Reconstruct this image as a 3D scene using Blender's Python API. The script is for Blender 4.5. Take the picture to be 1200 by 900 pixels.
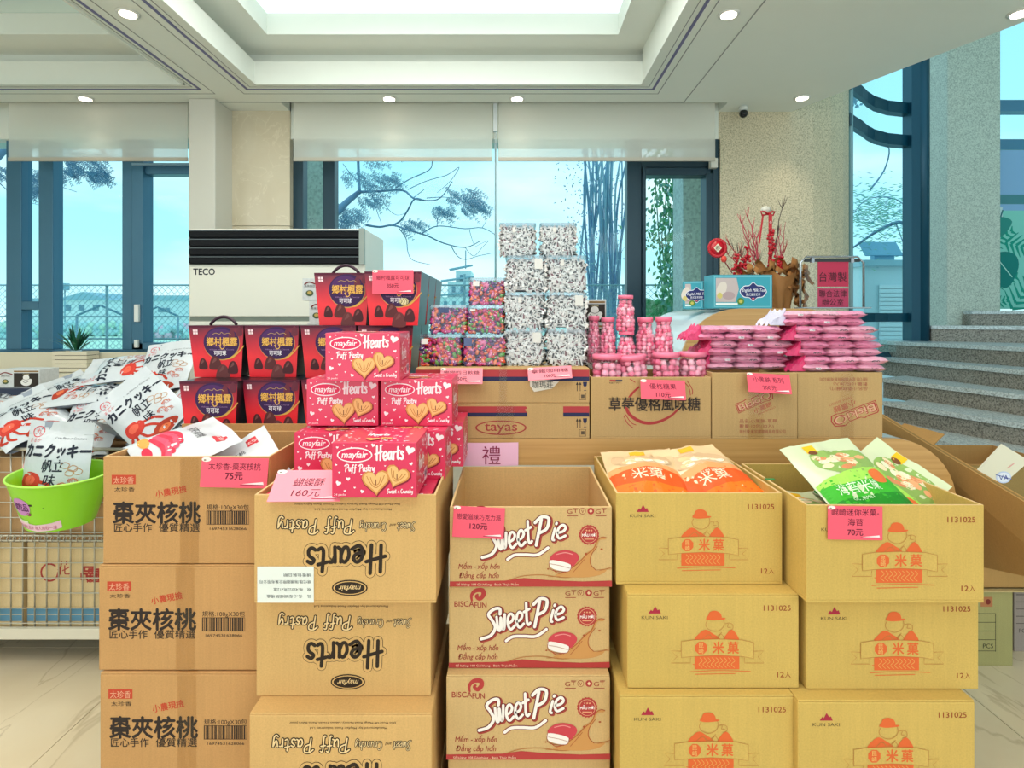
import bpy, bmesh, math, random
from mathutils import Vector, Matrix, Euler, noise
from mathutils.geometry import tessellate_polygon
for _o in list(bpy.data.objects): bpy.data.objects.remove(_o, do_unlink=True)
S = bpy.context.scene
COL = S.collection
R = random.Random(7)
PI = math.pi
F, HX, HY, EYE = 677.0, 600.0, 372.0, 1.40      # measured from the photograph: focal length in pixels, vanishing point, eye height
def X(px, Y): return (px - HX) / F * Y           # real position of something seen at px when it stands Y metres away
def Z(py, Y): return EYE - (py - HY) / F * Y

# ---------------------------------------------------------------- camera
cam = bpy.data.cameras.new('camera'); co = bpy.data.objects.new('camera', cam); COL.objects.link(co)
co.location = (0, 0, EYE); co.rotation_euler = (PI / 2, 0, 0)
cam.sensor_width = 36; cam.sensor_fit = 'HORIZONTAL'; cam.lens = 36 * F / 1200
cam.shift_y = -(450 - HY) / 1200
cam.clip_start = 0.05; cam.clip_end = 300
S.camera = co
S.view_settings.view_transform = 'Standard'; S.view_settings.look = 'None'
S.view_settings.gamma = 1; S.view_settings.exposure = 0.02
try: S.view_settings.use_curve_mapping = False
except Exception: pass

# ---------------------------------------------------------------- colour helper
def lin(h):
    h = h.lstrip('#'); out = []
    for i in (0, 2, 4):
        c = int(h[i:i+2], 16) / 255
        out.append(c / 12.92 if c <= 0.04045 else ((c + 0.055) / 1.055) ** 2.4)
    return (*out, 1)

# ---------------------------------------------------------------- sky
w = bpy.data.worlds.new('sky'); S.world = w; w.use_nodes = True
n = w.node_tree.nodes; l = w.node_tree.links; n.clear()
out = n.new('ShaderNodeOutputWorld'); bg = n.new('ShaderNodeBackground'); bg.inputs['Strength'].default_value = 1.22
tc = n.new('ShaderNodeTexCoord'); sx = n.new('ShaderNodeSeparateXYZ'); l.new(tc.outputs['Generated'], sx.inputs[0])
rp = n.new('ShaderNodeValToRGB'); l.new(sx.outputs['Z'], rp.inputs[0])
rp.color_ramp.elements[0].position = 0.0; rp.color_ramp.elements[0].color = (0.74, 1.0, 1.0, 1)
rp.color_ramp.elements[1].position = 0.5; rp.color_ramp.elements[1].color = (0.36, 0.78, 0.95, 1)
e = rp.color_ramp.elements.new(0.12); e.color = (0.50, 0.91, 0.98, 1)
mp = n.new('ShaderNodeMapping'); mp.inputs['Scale'].default_value = (1.0, 1.0, 3.6); mp.inputs['Location'].default_value = (0.3, 0.1, 0.55)
l.new(tc.outputs['Generated'], mp.inputs[0])
nz = n.new('ShaderNodeTexNoise'); nz.inputs['Scale'].default_value = 2.1; nz.inputs['Detail'].default_value = 6; nz.inputs['Roughness'].default_value = 0.45
l.new(mp.outputs[0], nz.inputs['Vector'])
cr = n.new('ShaderNodeValToRGB'); cr.color_ramp.elements[0].position = 0.47; cr.color_ramp.elements[1].position = 0.74
l.new(nz.outputs['Fac'], cr.inputs[0])
mx = n.new('ShaderNodeMixRGB'); mx.inputs[2].default_value = (1.15, 1.12, 1.08, 1)
l.new(cr.outputs['Color'], mx.inputs[0]); l.new(rp.outputs['Color'], mx.inputs[1])
l.new(mx.outputs[0], bg.inputs['Color']); l.new(bg.outputs[0], out.inputs['Surface'])

# ---------------------------------------------------------------- area lights: first under the luminous coffer, the others added fill out of view
def area(loc, sx, sy, power, col=(1, 0.96, 0.90), rot=(0, 0, 0)):
    d = bpy.data.lights.new('coffer_and_fill_light', 'AREA'); d.shape = 'RECTANGLE'; d.size = sx; d.size_y = sy; d.energy = power; d.color = col
    o = bpy.data.objects.new('coffer_and_fill_light', d); COL.objects.link(o); o.location = loc; o.rotation_euler = rot; return o
area((-0.42, 1.2, 3.20), 1.9, 3.8, 62)
area((-0.42, -3.2, 3.10), 2.2, 3.6, 130)
area((-4.2, -1.0, 3.00), 2.0, 4.0, 115)
area((2.3, -3.0, 2.88), 1.8, 3.0, 95)
area((0.0, -4.9, 1.5), 9.5, 2.8, 78, (0.97, 0.98, 1.0), (PI / 2, 0, 0))      # added front fill behind the camera, lifts the ceiling and box fronts

# ================================================================ materials
_MC = {}
def mat(col, rough=0.6, metal=0.0, emit=0.0, var=0.0, vs=6.0, bump=0.0, bs=60.0, spec=0.5, alpha=None, coat=0.0, name=None):
    key = (col, rough, metal, emit, var, vs, bump, bs, spec, coat)
    if key in _MC: return _MC[key]
    m = bpy.data.materials.new(name or 'paint_' + col.strip('#')); m.use_nodes = True
    nt = m.node_tree; b = nt.nodes['Principled BSDF']; c = lin(col)
    b.inputs['Base Color'].default_value = c; b.inputs['Roughness'].default_value = rough
    b.inputs['Metallic'].default_value = metal; b.inputs['Specular IOR Level'].default_value = spec
    b.inputs['Coat Weight'].default_value = coat
    if emit: b.inputs['Emission Color'].default_value = c; b.inputs['Emission Strength'].default_value = emit
    if var or bump:
        t = nt.nodes.new('ShaderNodeTexCoord')
        if var:
            z = nt.nodes.new('ShaderNodeTexNoise'); z.inputs['Scale'].default_value = vs; z.inputs['Detail'].default_value = 8; z.inputs['Roughness'].default_value = 0.65
            nt.links.new(t.outputs['Object'], z.inputs['Vector'])
            r = nt.nodes.new('ShaderNodeMapRange'); r.inputs[1].default_value = 0.3; r.inputs[2].default_value = 0.7
            r.inputs[3].default_value = 1 - var; r.inputs[4].default_value = 1 + var
            nt.links.new(z.outputs['Fac'], r.inputs[0])
            x = nt.nodes.new('ShaderNodeVectorMath'); x.operation = 'SCALE'; x.inputs[0].default_value = c[:3]
            nt.links.new(r.outputs[0], x.inputs['Scale']); nt.links.new(x.outputs[0], b.inputs['Base Color'])
        if bump:
            z = nt.nodes.new('ShaderNodeTexNoise'); z.inputs['Scale'].default_value = bs; z.inputs['Detail'].default_value = 4
            nt.links.new(t.outputs['Object'], z.inputs['Vector'])
            u = nt.nodes.new('ShaderNodeBump'); u.inputs['Strength'].default_value = bump; u.inputs['Distance'].default_value = 0.01
            nt.links.new(z.outputs['Fac'], u.inputs['Height']); nt.links.new(u.outputs[0], b.inputs['Normal'])
    _MC[key] = m; return m

def nodes_mat(name, build):
    if name in _MC: return _MC[name]
    m = bpy.data.materials.new(name); m.use_nodes = True; nt = m.node_tree
    build(nt, nt.nodes['Principled BSDF'], lambda k: nt.nodes.new('ShaderNode' + k), nt.links.new)
    _MC[name] = m; return m

def ramp(nd, *stops):
    c = nd.color_ramp
    while len(c.elements) > 2: c.elements.remove(c.elements[-1])
    c.elements[0].position, c.elements[0].color = stops[0][0], lin(stops[0][1])
    c.elements[1].position, c.elements[1].color = stops[-1][0], lin(stops[-1][1])
    for p, h in stops[1:-1]: c.elements.new(p).color = lin(h)

def kraft(name, col):
    def b(nt, P, N, L):
        t = N('TexCoord'); a = N('TexNoise'); a.inputs['Scale'].default_value = 5; a.inputs['Detail'].default_value = 5
        f = N('TexNoise'); f.inputs['Scale'].default_value = 260; f.inputs['Detail'].default_value = 3
        mp = N('Mapping'); mp.inputs['Scale'].default_value = (150, 150, 2.5); s = N('TexNoise'); s.inputs['Scale'].default_value = 1; s.inputs['Detail'].default_value = 1
        for q in (a, f): L(t.outputs['Object'], q.inputs['Vector'])
        L(t.outputs['Object'], mp.inputs[0]); L(mp.outputs[0], s.inputs['Vector'])
        def sc(o, lo, hi):
            r = N('MapRange'); r.inputs[1].default_value = .3; r.inputs[2].default_value = .7; r.inputs[3].default_value = lo; r.inputs[4].default_value = hi; L(o, r.inputs[0]); return r.outputs[0]
        def mul(x, y):
            k = N('Math'); k.operation = 'MULTIPLY'; L(x, k.inputs[0]); L(y, k.inputs[1]); return k.outputs[0]
        v = mul(mul(sc(a.outputs['Fac'], .95, 1.05), sc(f.outputs['Fac'], .94, 1.06)), sc(s.outputs['Fac'], .975, 1.02))
        x = N('VectorMath'); x.operation = 'SCALE'; x.inputs[0].default_value = lin(col)[:3]; L(v, x.inputs['Scale']); L(x.outputs[0], P.inputs['Base Color'])
        P.inputs['Roughness'].default_value = .75; P.inputs['Specular IOR Level'].default_value = .25
        u = N('Bump'); u.inputs['Strength'].default_value = .12; u.inputs['Distance'].default_value = .002; L(s.outputs['Fac'], u.inputs['Height']); L(u.outputs[0], P.inputs['Normal'])
    return nodes_mat(name, b)

def granite(name, c0, c1, c2, scale=170, rough=.45):
    def b(nt, P, N, L):
        t = N('TexCoord'); v = N('TexVoronoi'); v.inputs['Scale'].default_value = scale; z = N('TexNoise'); z.inputs['Scale'].default_value = scale * .55; z.inputs['Detail'].default_value = 4
        L(t.outputs['Object'], v.inputs['Vector']); L(t.outputs['Object'], z.inputs['Vector'])
        sp = N('SeparateColor'); L(v.outputs['Color'], sp.inputs[0])
        r = N('ValToRGB'); ramp(r, (0, c2), (.16, c0), (.55, c1), (.9, c0), (1, c1)); L(sp.outputs[0], r.inputs[0])
        r2 = N('ValToRGB'); ramp(r2, (.38, c2), (.56, c1)); L(z.outputs['Fac'], r2.inputs[0])
        m = N('MixRGB'); m.inputs[0].default_value = .5; L(r.outputs[0], m.inputs[1]); L(r2.outputs[0], m.inputs[2]); L(m.outputs[0], P.inputs['Base Color'])
        P.inputs['Roughness'].default_value = rough
    return nodes_mat(name, b)

def marble(name, c0, c1, vein, scale=1.2, rough=.18):
    def b(nt, P, N, L):
        t = N('NewGeometry'); z = N('TexNoise'); z.inputs['Scale'].default_value = scale; z.inputs['Detail'].default_value = 7; z.inputs['Distortion'].default_value = 1.4
        L(t.outputs['Position'], z.inputs['Vector'])
        r = N('ValToRGB'); ramp(r, (.3, c0), (.7, c1)); L(z.outputs['Fac'], r.inputs[0])
        mp = N('Mapping'); mp.inputs['Rotation'].default_value = (0, 0, .7); mp.inputs['Scale'].default_value = (1.0, .35, 1); L(t.outputs['Position'], mp.inputs[0])
        y = N('TexNoise'); y.inputs['Scale'].default_value = scale * 2.6; y.inputs['Detail'].default_value = 6; y.inputs['Distortion'].default_value = .9; L(mp.outputs[0], y.inputs['Vector'])
        a = N('Math'); a.operation = 'SUBTRACT'; a.inputs[1].default_value = .5; L(y.outputs['Fac'], a.inputs[0])
        k = N('Math'); k.operation = 'ABSOLUTE'; L(a.outputs[0], k.inputs[0])
        q = N('MapRange'); q.inputs[1].default_value = 0; q.inputs[2].default_value = .012; q.inputs[3].default_value = .4; q.inputs[4].default_value = 0; L(k.outputs[0], q.inputs[0])
        m = N('MixRGB'); L(q.outputs[0], m.inputs[0]); L(r.outputs[0], m.inputs[1]); m.inputs[2].default_value = lin(vein); L(m.outputs[0], P.inputs['Base Color'])
        P.inputs['Roughness'].default_value = rough
    return nodes_mat(name, b)

def wood(name, c0, c1, sc=(3, 3, 60), rough=.38):
    def b(nt, P, N, L):
        t = N('TexCoord'); mp = N('Mapping'); mp.inputs['Scale'].default_value = sc; L(t.outputs['Object'], mp.inputs[0])
        z = N('TexNoise'); z.inputs['Scale'].default_value = 1; z.inputs['Detail'].default_value = 5; z.inputs['Distortion'].default_value = .4; L(mp.outputs[0], z.inputs['Vector'])
        r = N('ValToRGB'); ramp(r, (.3, c0), (.7, c1)); L(z.outputs['Fac'], r.inputs[0]); L(r.outputs[0], P.inputs['Base Color']); P.inputs['Roughness'].default_value = rough
    return nodes_mat(name, b)

def clear(name, tint, gloss=.06, rough=.02, grazing=1.35):
    """thin clear sheet: lets light through with a tint and reflects a little, more at grazing angles"""
    if name in _MC: return _MC[name]
    m = bpy.data.materials.new(name); m.use_nodes = True; nt = m.node_tree; nt.nodes.clear(); N = lambda k: nt.nodes.new('ShaderNode' + k); L = nt.links.new
    o = N('OutputMaterial'); t = N('BsdfTransparent'); t.inputs[0].default_value = (*tint, 1); g = N('BsdfGlossy'); g.inputs['Roughness'].default_value = rough
    x = N('MixShader'); f = N('Fresnel'); f.inputs[0].default_value = grazing; k = N('Math'); k.operation = 'MULTIPLY_ADD'; k.inputs[1].default_value = .28; k.inputs[2].default_value = gloss
    L(f.outputs[0], k.inputs[0]); L(k.outputs[0], x.inputs[0]); L(t.outputs[0], x.inputs[1]); L(g.outputs[0], x.inputs[2]); L(x.outputs[0], o.inputs[0])
    _MC[name] = m; return m

def screen_cloth(name, col, open_=.35):
    m = bpy.data.materials.new(name); m.use_nodes = True; nt = m.node_tree; nt.nodes.clear(); N = lambda k: nt.nodes.new('ShaderNode' + k); L = nt.links.new
    o = N('OutputMaterial'); t = N('BsdfTransparent'); d = N('BsdfDiffuse'); d.inputs[0].default_value = lin(col); tr = N('BsdfTranslucent'); tr.inputs[0].default_value = lin(col)
    a = N('MixShader'); a.inputs[0].default_value = .5; L(d.outputs[0], a.inputs[1]); L(tr.outputs[0], a.inputs[2])
    b = N('MixShader'); b.inputs[0].default_value = 1 - open_; L(t.outputs[0], b.inputs[1]); L(a.outputs[0], b.inputs[2]); L(b.outputs[0], o.inputs[0]); return m

# ================================================================ mesh builder
class MB:
    def __init__(s): s.v = []; s.f = []; s.m = []; s.mats = []; s.smooth = []
    def mi(s, m):
        if m not in s.mats: s.mats.append(m)
        return s.mats.index(m)
    def add(s, vs, fs, m, sm=False, M=None):
        o = len(s.v); s.v += [tuple(M @ Vector(q)) if M else tuple(q) for q in vs]
        k = s.mi(m)
        for f in fs: s.f.append([o + i for i in f]); s.m.append(k); s.smooth.append(sm)
        return s
    def box(s, x0, x1, y0, y1, z0, z1, m, M=None):
        return s.add([(x0,y0,z0),(x1,y0,z0),(x1,y1,z0),(x0,y1,z0),(x0,y0,z1),(x1,y0,z1),(x1,y1,z1),(x0,y1,z1)],
                     [(3,2,1,0),(4,5,6,7),(0,1,5,4),(1,2,6,5),(2,3,7,6),(3,0,4,7)], m, M=M)
    def prism(s, pts, z0, z1, m, M=None):
        """pts: (x,y) ring counter-clockwise, extruded in z"""
        k = len(pts); vs = [(x, y, z0) for x, y in pts] + [(x, y, z1) for x, y in pts]
        fs = [(i, (i+1) % k, k + (i+1) % k, k + i) for i in range(k)]
        for t in tessellate_polygon([[Vector((x, y, 0)) for x, y in pts]]):
            a, b, c = t
            ar = (pts[b][0]-pts[a][0])*(pts[c][1]-pts[a][1]) - (pts[b][1]-pts[a][1])*(pts[c][0]-pts[a][0])
            if ar < 0: a, c = c, a
            fs.append((c, b, a)); fs.append((k+a, k+b, k+c))
        return s.add(vs, fs, m, M=M)
    def tube(s, pts, r, m, k=6, closed=False, M=None, sm=True):
        pts = [Vector(p) for p in pts]; nn = len(pts); vs = []; fs = []
        rr = r if isinstance(r, (list, tuple)) else [r] * nn
        up = None
        for i, p in enumerate(pts):
            a = pts[(i-1) % nn] if (closed or i > 0) else p; b = pts[(i+1) % nn] if (closed or i < nn-1) else p
            d = (b - a).normalized() if (b - a).length > 1e-9 else Vector((0, 0, 1))
            if up is None: up = Vector((0, 0, 1)) if abs(d.z) < .9 else Vector((1, 0, 0))
            u = d.cross(up); u = u.normalized() if u.length > 1e-6 else d.orthogonal().normalized()
            up = u.cross(d).normalized()
            for j in range(k):
                t = 2 * PI * j / k; vs.append(p + (u * math.cos(t) + up * math.sin(t)) * rr[i])
        for i in range(nn if closed else nn - 1):
            i2 = (i + 1) % nn
            for j in range(k): fs.append((i*k+j, i*k+(j+1) % k, i2*k+(j+1) % k, i2*k+j))
        if not closed: fs.append(tuple(range(k))[::-1]); fs.append(tuple((nn-1)*k + j for j in range(k)))
        return s.add(vs, [f[::-1] for f in fs], m, sm, M)
    def lathe(s, prof, m, k=20, M=None, sm=True, sx=1, sy=1):
        vs = []; fs = []
        for r, z in prof:
            for j in range(k): t = 2*PI*j/k; vs.append((r*math.cos(t)*sx, r*math.sin(t)*sy, z))
        for i in range(len(prof)-1):
            for j in range(k): fs.append((i*k+j, i*k+(j+1) % k, (i+1)*k+(j+1) % k, (i+1)*k+j))
        fs.append(tuple(range(k))[::-1]); fs.append(tuple((len(prof)-1)*k+j for j in range(k)))
        return s.add(vs, fs, m, sm, M)
    def ball(s, c, r, m, M=None, n=4, k=6, sm=True):
        """ellipsoid; r a number or a triple"""
        rx, ry, rz = r if isinstance(r, (tuple, list)) else (r, r, r)
        vs = [(0, 0, -1)] + [(math.cos(2*PI*j/k)*math.sin(PI*i/n), math.sin(2*PI*j/k)*math.sin(PI*i/n), -math.cos(PI*i/n)) for i in range(1, n) for j in range(k)] + [(0, 0, 1)]
        fs = [(0, 1+(j+1) % k, 1+j) for j in range(k)]
        for i in range(n-2):
            for j in range(k): a = 1+i*k; fs.append((a+j, a+(j+1) % k, a+k+(j+1) % k, a+k+j))
        e = len(vs)-1; a = 1+(n-2)*k; fs += [(a+j, a+(j+1) % k, e) for j in range(k)]
        T = Matrix.Translation(Vector(c)) @ (M or Matrix()) @ Matrix.Diagonal((rx, ry, rz, 1))
        return s.add(vs, fs, m, sm, T)
    def surf(s, fn, nu, nv, m, sm=True, M=None, flip=False):
        vs = [fn(i/nu, j/nv) for j in range(nv+1) for i in range(nu+1)]; w = nu+1
        fs = [(j*w+i, j*w+i+1, (j+1)*w+i+1, (j+1)*w+i) for j in range(nv) for i in range(nu)]
        return s.add(vs, [f[::-1] for f in fs] if flip else fs, m, sm, M)
    def mesh(s, name):
        me = bpy.data.meshes.new(name); me.from_pydata(s.v, [], s.f)
        for m in s.mats: me.materials.append(m)
        me.polygons.foreach_set('material_index', s.m); me.polygons.foreach_set('use_smooth', s.smooth); me.update(); return me
    def build(s, name, parent=None, **k): return obj(name, s.mesh(name), parent, **k)
    def wbuild(s, name, parent, **k): return obj(name, s.mesh(name), parent, loc=tuple(-parent.location), **k)      # mesh given in world coordinates

def obj(name, me, parent=None, loc=None, rot=None, bevel=0, label=None, stuff=False):
    o = bpy.data.objects.new(name, me); COL.objects.link(o)
    if parent: o.parent = parent
    if loc: o.location = loc
    if rot: o.rotation_euler = rot
    if bevel:
        b = o.modifiers.new('b', 'BEVEL'); b.width = bevel; b.segments = 2; b.limit_method = 'ANGLE'; b.angle_limit = 1.0; b.harden_normals = False
    if label: o['label'] = label
    if stuff: o['kind'] = 'stuff'
    return o
def thing(name, label, cat, loc=(0, 0, 0), rot=(0, 0, 0), group=None):
    o = bpy.data.objects.new(name, None); COL.objects.link(o); o.empty_display_size = .05
    o.location = loc; o.rotation_euler = rot if isinstance(rot, (tuple, list)) else (0, 0, rot)
    o['label'] = label; o['category'] = cat
    if group: o['group'] = group
    return o
def tag(o, label, cat, group=None):
    o['label'] = label; o['category'] = cat
    if group: o['group'] = group
    return o
def struct(mb, name, parent=None, **k):
    o = mb.build(name, parent, **k)
    if not parent: o['kind'] = 'structure'
    return o
def dup(root, loc, rot=None, label=None, group=None):
    r = root.copy(); COL.objects.link(r); r.location = loc
    if rot is not None: r.rotation_euler = rot if isinstance(rot, (tuple, list)) else (0, 0, rot)
    if label: r['label'] = label
    if group: r['group'] = group
    def rec(a, b):
        for ch in KIDS(a):
            c = ch.copy(); COL.objects.link(c); c.parent = b; rec(ch, c)
    rec(root, r); return r
def KIDS(a): return [o for o in list(a.children)]

# ================================================================ flat print (lettering, logos), mapped on a face
_TX = {}
def text_mesh(s, bold, shear, res=3):
    k = (s, bold, shear)
    if k in _TX: return _TX[k]
    c = bpy.data.curves.new('t', 'FONT'); c.body = s; c.size = 1; c.offset = bold; c.shear = shear; c.resolution_u = res; c.dimensions = '2D'; c.fill_mode = 'BOTH'
    o = bpy.data.objects.new('t', c); me = bpy.data.meshes.new_from_object(o)
    vs = [tuple(v.co[:2]) for v in me.vertices]; fs = [tuple(p.vertices) for p in me.polygons]
    bpy.data.objects.remove(o); bpy.data.curves.remove(c); bpy.data.meshes.remove(me)
    _TX[k] = (vs, fs); return _TX[k]
def smooth(pts, n=5, closed=False):
    P = [Vector(p) for p in pts]; k = len(P)
    if k < 3: return [tuple(p) for p in P]
    out = []
    for i in range(k if closed else k-1):
        g = (lambda j: P[j % k]) if closed else (lambda j: P[max(0, min(k-1, j))])
        a, b, c, d = g(i-1), g(i), g(i+1), g(i+2)
        for t in range(n):
            t /= n; out.append(tuple(.5*((2*b)+(c-a)*t+(2*a-5*b+4*c-d)*t*t+(3*b-a-3*c+d)*t*t*t)))
    if not closed: out.append(tuple(P[-1]))
    return out
INK = lambda c: mat(c, .55, spec=.3)
GL = {
 'H': [[(.14,1.0),(.05,0)],[(.62,1.04),(.5,-.02)],[(-.12,.42),(.3,.5),(.78,.6)]],
 'e': [[(.10,.24),(.36,.30),(.50,.46),(.34,.60),(.12,.48),(.04,.2),(.2,-.02),(.54,.10)]],
 'a': [[(.42,.5),(.25,.58),(.06,.35),(.1,.05),(.28,.05),(.42,.3)],[(.45,.57),(.42,.15),(.54,.02)]],
 'r': [[(.08,.57),(.06,0)],[(.07,.32),(.2,.55),(.36,.55)]],
 't': [[(.24,.9),(.14,.2),(.22,.02),(.38,.08)],[(0,.56),(.42,.64)]],
 's': [[(.38,.5),(.2,.58),(.08,.45),(.3,.28),(.3,.08),(.15,0),(0,.08)]],
 'S': [[(.66,.82),(.62,1.02),(.35,1.0),(.12,.8),(.32,.58),(.5,.3),(.3,0),(-.12,-.12)]],
 'w': [[(.05,.58),(.06,.1),(.2,.05),(.34,.52)],[(.36,.5),(.38,.08),(.52,.1),(.66,.62)]],
 'P': [[(.3,.95),(.12,-.05)],[(-.05,.82),(.3,1.04),(.72,.98),(.66,.6),(.25,.42)]],
 'i': [[(.12,.57),(.06,.1),(.16,.02)],[(.15,.8),(.17,.84)]],
 'u': [[(.05,.57),(.04,.12),(.18,.02),(.36,.3),(.4,.57)],[(.42,.55),(.38,.1),(.5,.02)]],
 'f': [[(.42,.95),(.3,1),(.2,.8),(.1,-.15),(-.04,-.22)],[(.0,.5),(.36,.56)]],
 'y': [[(.05,.57),(.08,.2),(.2,.15),(.4,.5)],[(.44,.57),(.35,-.1),(.15,-.3),(-.02,-.2)]],
 'n': [[(.06,.57),(.04,0)],[(.05,.32),(.2,.56),(.34,.5),(.33,.1),(.46,.02)]],
 'd': [[(.4,.5),(.2,.55),(.05,.3),(.1,.05),(.25,.05),(.4,.3)],[(.52,1.0),(.42,.15),(.52,.02)]],
 'C': [[(.6,.85),(.45,1),(.2,.85),(.06,.45),(.15,.08),(.4,.0),(.62,.15)]],
 'c': [[(.38,.48),(.22,.58),(.06,.35),(.1,.06),(.3,.03),(.44,.15)]],
 'h': [[(.12,1),(.04,0)],[(.06,.32),(.2,.56),(.34,.5),(.33,.1),(.46,.02)]], ' ': []}
class Art:
    """prints are drawn in picture units (x right, y down) and scaled by k metres per unit; origin (ox, oy) = bottom left of the face"""
    def __init__(s, ox, oy, k): s.ox, s.oy, s.k = ox, oy, k; s.items = []; s.cnt = 0
    def _add(s, pts, fs, col, z):
        s.cnt += 1
        s.items.append(([((x-s.ox)*s.k, (s.oy-y)*s.k, z*.00022 + s.cnt*4e-6) for x, y in pts], fs, INK(col) if isinstance(col, str) else col))
    def poly(s, pts, col, z=1):
        pts = list(pts); T = tessellate_polygon([[Vector((x, y, 0)) for x, y in pts]])
        fs = []
        for a, b, c in T:
            ar = (pts[b][0]-pts[a][0])*(pts[c][1]-pts[a][1]) - (pts[b][1]-pts[a][1])*(pts[c][0]-pts[a][0])
            fs.append((a, b, c) if ar < 0 else (c, b, a))
        s._add(pts, fs, col, z)
    def rect(s, x0, y0, x1, y1, col, z=1): s.poly([(x0,y0),(x1,y0),(x1,y1),(x0,y1)], col, z)
    def ell(s, cx, cy, rx, ry, col, z=1, k=24, rot=0):
        c, q = math.cos(rot), math.sin(rot)
        s.poly([(cx+rx*math.cos(t)*c-ry*math.sin(t)*q, cy+rx*math.cos(t)*q+ry*math.sin(t)*c) for t in [2*PI*i/k for i in range(k)]], col, z)
    def stroke(s, pts, wd, col, z=1, sm=True, closed=False, taper=None):
        p = smooth(pts, 5, closed) if sm else [tuple(q) for q in pts]
        if closed: p = p + [p[0]]
        nn = len(p); vs = []; fs = []
        for i in range(nn):
            if closed: a, b = p[(i-1) % (nn-1)], p[(i+1) % (nn-1)] if i < nn-1 else p[1]
            else: a, b = p[max(0, i-1)], p[min(nn-1, i+1)]
            dx, dy = b[0]-a[0], b[1]-a[1]; L = math.hypot(dx, dy) or 1
            ww = wd * (taper(i/(nn-1)) if taper else 1)
            vs += [(p[i][0]-dy/L*ww/2, p[i][1]+dx/L*ww/2), (p[i][0]+dy/L*ww/2, p[i][1]-dx/L*ww/2)]
        for i in range(nn-1): fs.append((2*i+1, 2*i, 2*i+2, 2*i+3)[::-1])
        if not closed and wd > .6 and not taper:
            for e, q in ((0, p[1]), (nn-1, p[nn-2])):
                t0 = math.atan2(p[e][1]-q[1], p[e][0]-q[0]); b0 = len(vs); vs.append(p[e])
                for j in range(7): t = t0 - PI/2 + PI*j/6; vs.append((p[e][0]+math.cos(t)*wd/2, p[e][1]+math.sin(t)*wd/2))
                for j in range(6): fs.append((b0, b0+2+j, b0+1+j))
        s._add(vs, fs, col, z)
    def text(s, st, x, y, h, col, z=2, align='L', bold=0., shear=0., rot=0., sx=1.0, fit=None):
        """h = height of a Chinese character / 0.9; y = base line; fit = total width"""
        if bold > 0:
            b_ = bold * h * .8
            for dx, dy in ((-b_, 0), (b_, 0), (0, -b_), (0, b_)): s.text(st, x+dx, y+dy, h, col, z, align, 0., shear, rot, sx, fit)
        vs, fs = text_mesh(st, 0., shear)
        if not vs: return
        x0 = min(v[0] for v in vs); x1 = max(v[0] for v in vs)
        if fit: sx = fit / ((x1-x0)*h)
        off = {'L': x0, 'C': (x0+x1)/2, 'R': x1}[align]
        c, q = math.cos(rot), math.sin(rot); P = []
        for a, b in vs: u, v = (a-off)*h*sx, b*h; P.append((x+u*c+v*q, y+u*q-v*c))
        s._add(P, fs, col, z)
    def brush(s, st, x, y, h, layers, rot=0., sx=.9, slant=.0, gap=.1, fit=None):
        """hand lettering from strokes; layers = [(width, colour, z)]"""
        if fit:
            tw = sum((max([p[0] for ln in GL[ch] for p in ln] or [.3])) + gap for ch in st) - gap; sx = fit / (tw*h)
        cx = 0; c, q = math.cos(rot), math.sin(rot); W = []
        for ch in st:
            g = GL[ch]; mx_ = .3
            for ln in g:
                W.append([(x+((cx+a+slant*b)*h*sx)*c+b*h*q, y+((cx+a+slant*b)*h*sx)*q-b*h*c) for a, b in ln])
            if g: mx_ = max(p[0] for ln in g for p in ln)
            cx += mx_ + gap
        for wd, col, z in layers:
            for ln in W: s.stroke(ln, wd, col, z)
    def flip(s, W, H):
        for i, (v, f, m) in enumerate(s.items): s.items[i] = ([(W-a, H-b, c) for a, b, c in v], f, m)
        return s
    def mesh(s, name, fn=None, maxlen=0):
        fn = fn or (lambda a, b, c: (a, -c-.0002, b))
        mb = MB()
        for v, f, m in s.items:
            if maxlen:
                nv, nf = list(v), []; st = [t for g in f for t in ([(g[0], g[i], g[i+1]) for i in range(1, len(g)-1)])]
                while st:
                    t = st.pop(); e = [((nv[t[i]][0]-nv[t[(i+1) % 3]][0])**2 + (nv[t[i]][1]-nv[t[(i+1) % 3]][1])**2, i) for i in range(3)]; q, i = max(e)
                    if q > maxlen*maxlen:
                        a, b, c = t[i], t[(i+1) % 3], t[(i+2) % 3]; k = len(nv); nv.append(tuple((nv[a][j]+nv[b][j])/2 for j in range(3))); st += [(a, k, c), (k, b, c)]
                    else: nf.append(t)
                v, f = nv, nf
            mb.add([fn(*p) for p in v], f, m)
        return mb.mesh(name)

# ================================================================ the room
WHITE = mat('#E9ECE4', .55, var=.015, vs=2)
CREAM = mat('#DAD6C9', .6)
FRAME = mat('#41708C', .35, metal=.3)
FRAMED = mat('#1D3A48', .35, metal=.3)
TEAL = mat('#0F4A60', .3, metal=.3)
PURPLE = mat('#6F6C95', .5)
LINE = mat('#9A9C98', .7)
GLASS = clear('tinted_glass', (.76, .97, 1.0), .004)
GRAN_W = granite('granite_wall', '#CDBE9E', '#DCCFB2', '#8A8068', 190)
GRAN_P = granite('granite_pillar', '#BFC8BC', '#CFD6C9', '#7E8A82', 190)
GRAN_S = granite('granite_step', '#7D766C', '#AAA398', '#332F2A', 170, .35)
GRAN_T = granite('granite_tread', '#C2CACC', '#D8DEDE', '#7C8282', 170, .22)  # lighter slab tone, with reflected light worked into its bluish white
MARW = marble('marble_wall', '#D8CCB4', '#CDBFA4', '#EDE3CC', 2.2, .25)
MARF = marble('marble_floor', '#DCC6A4', '#EAD9BC', '#A48A6A', 1.1, .24)
ZC = 2.895; YB = 4.2

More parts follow.
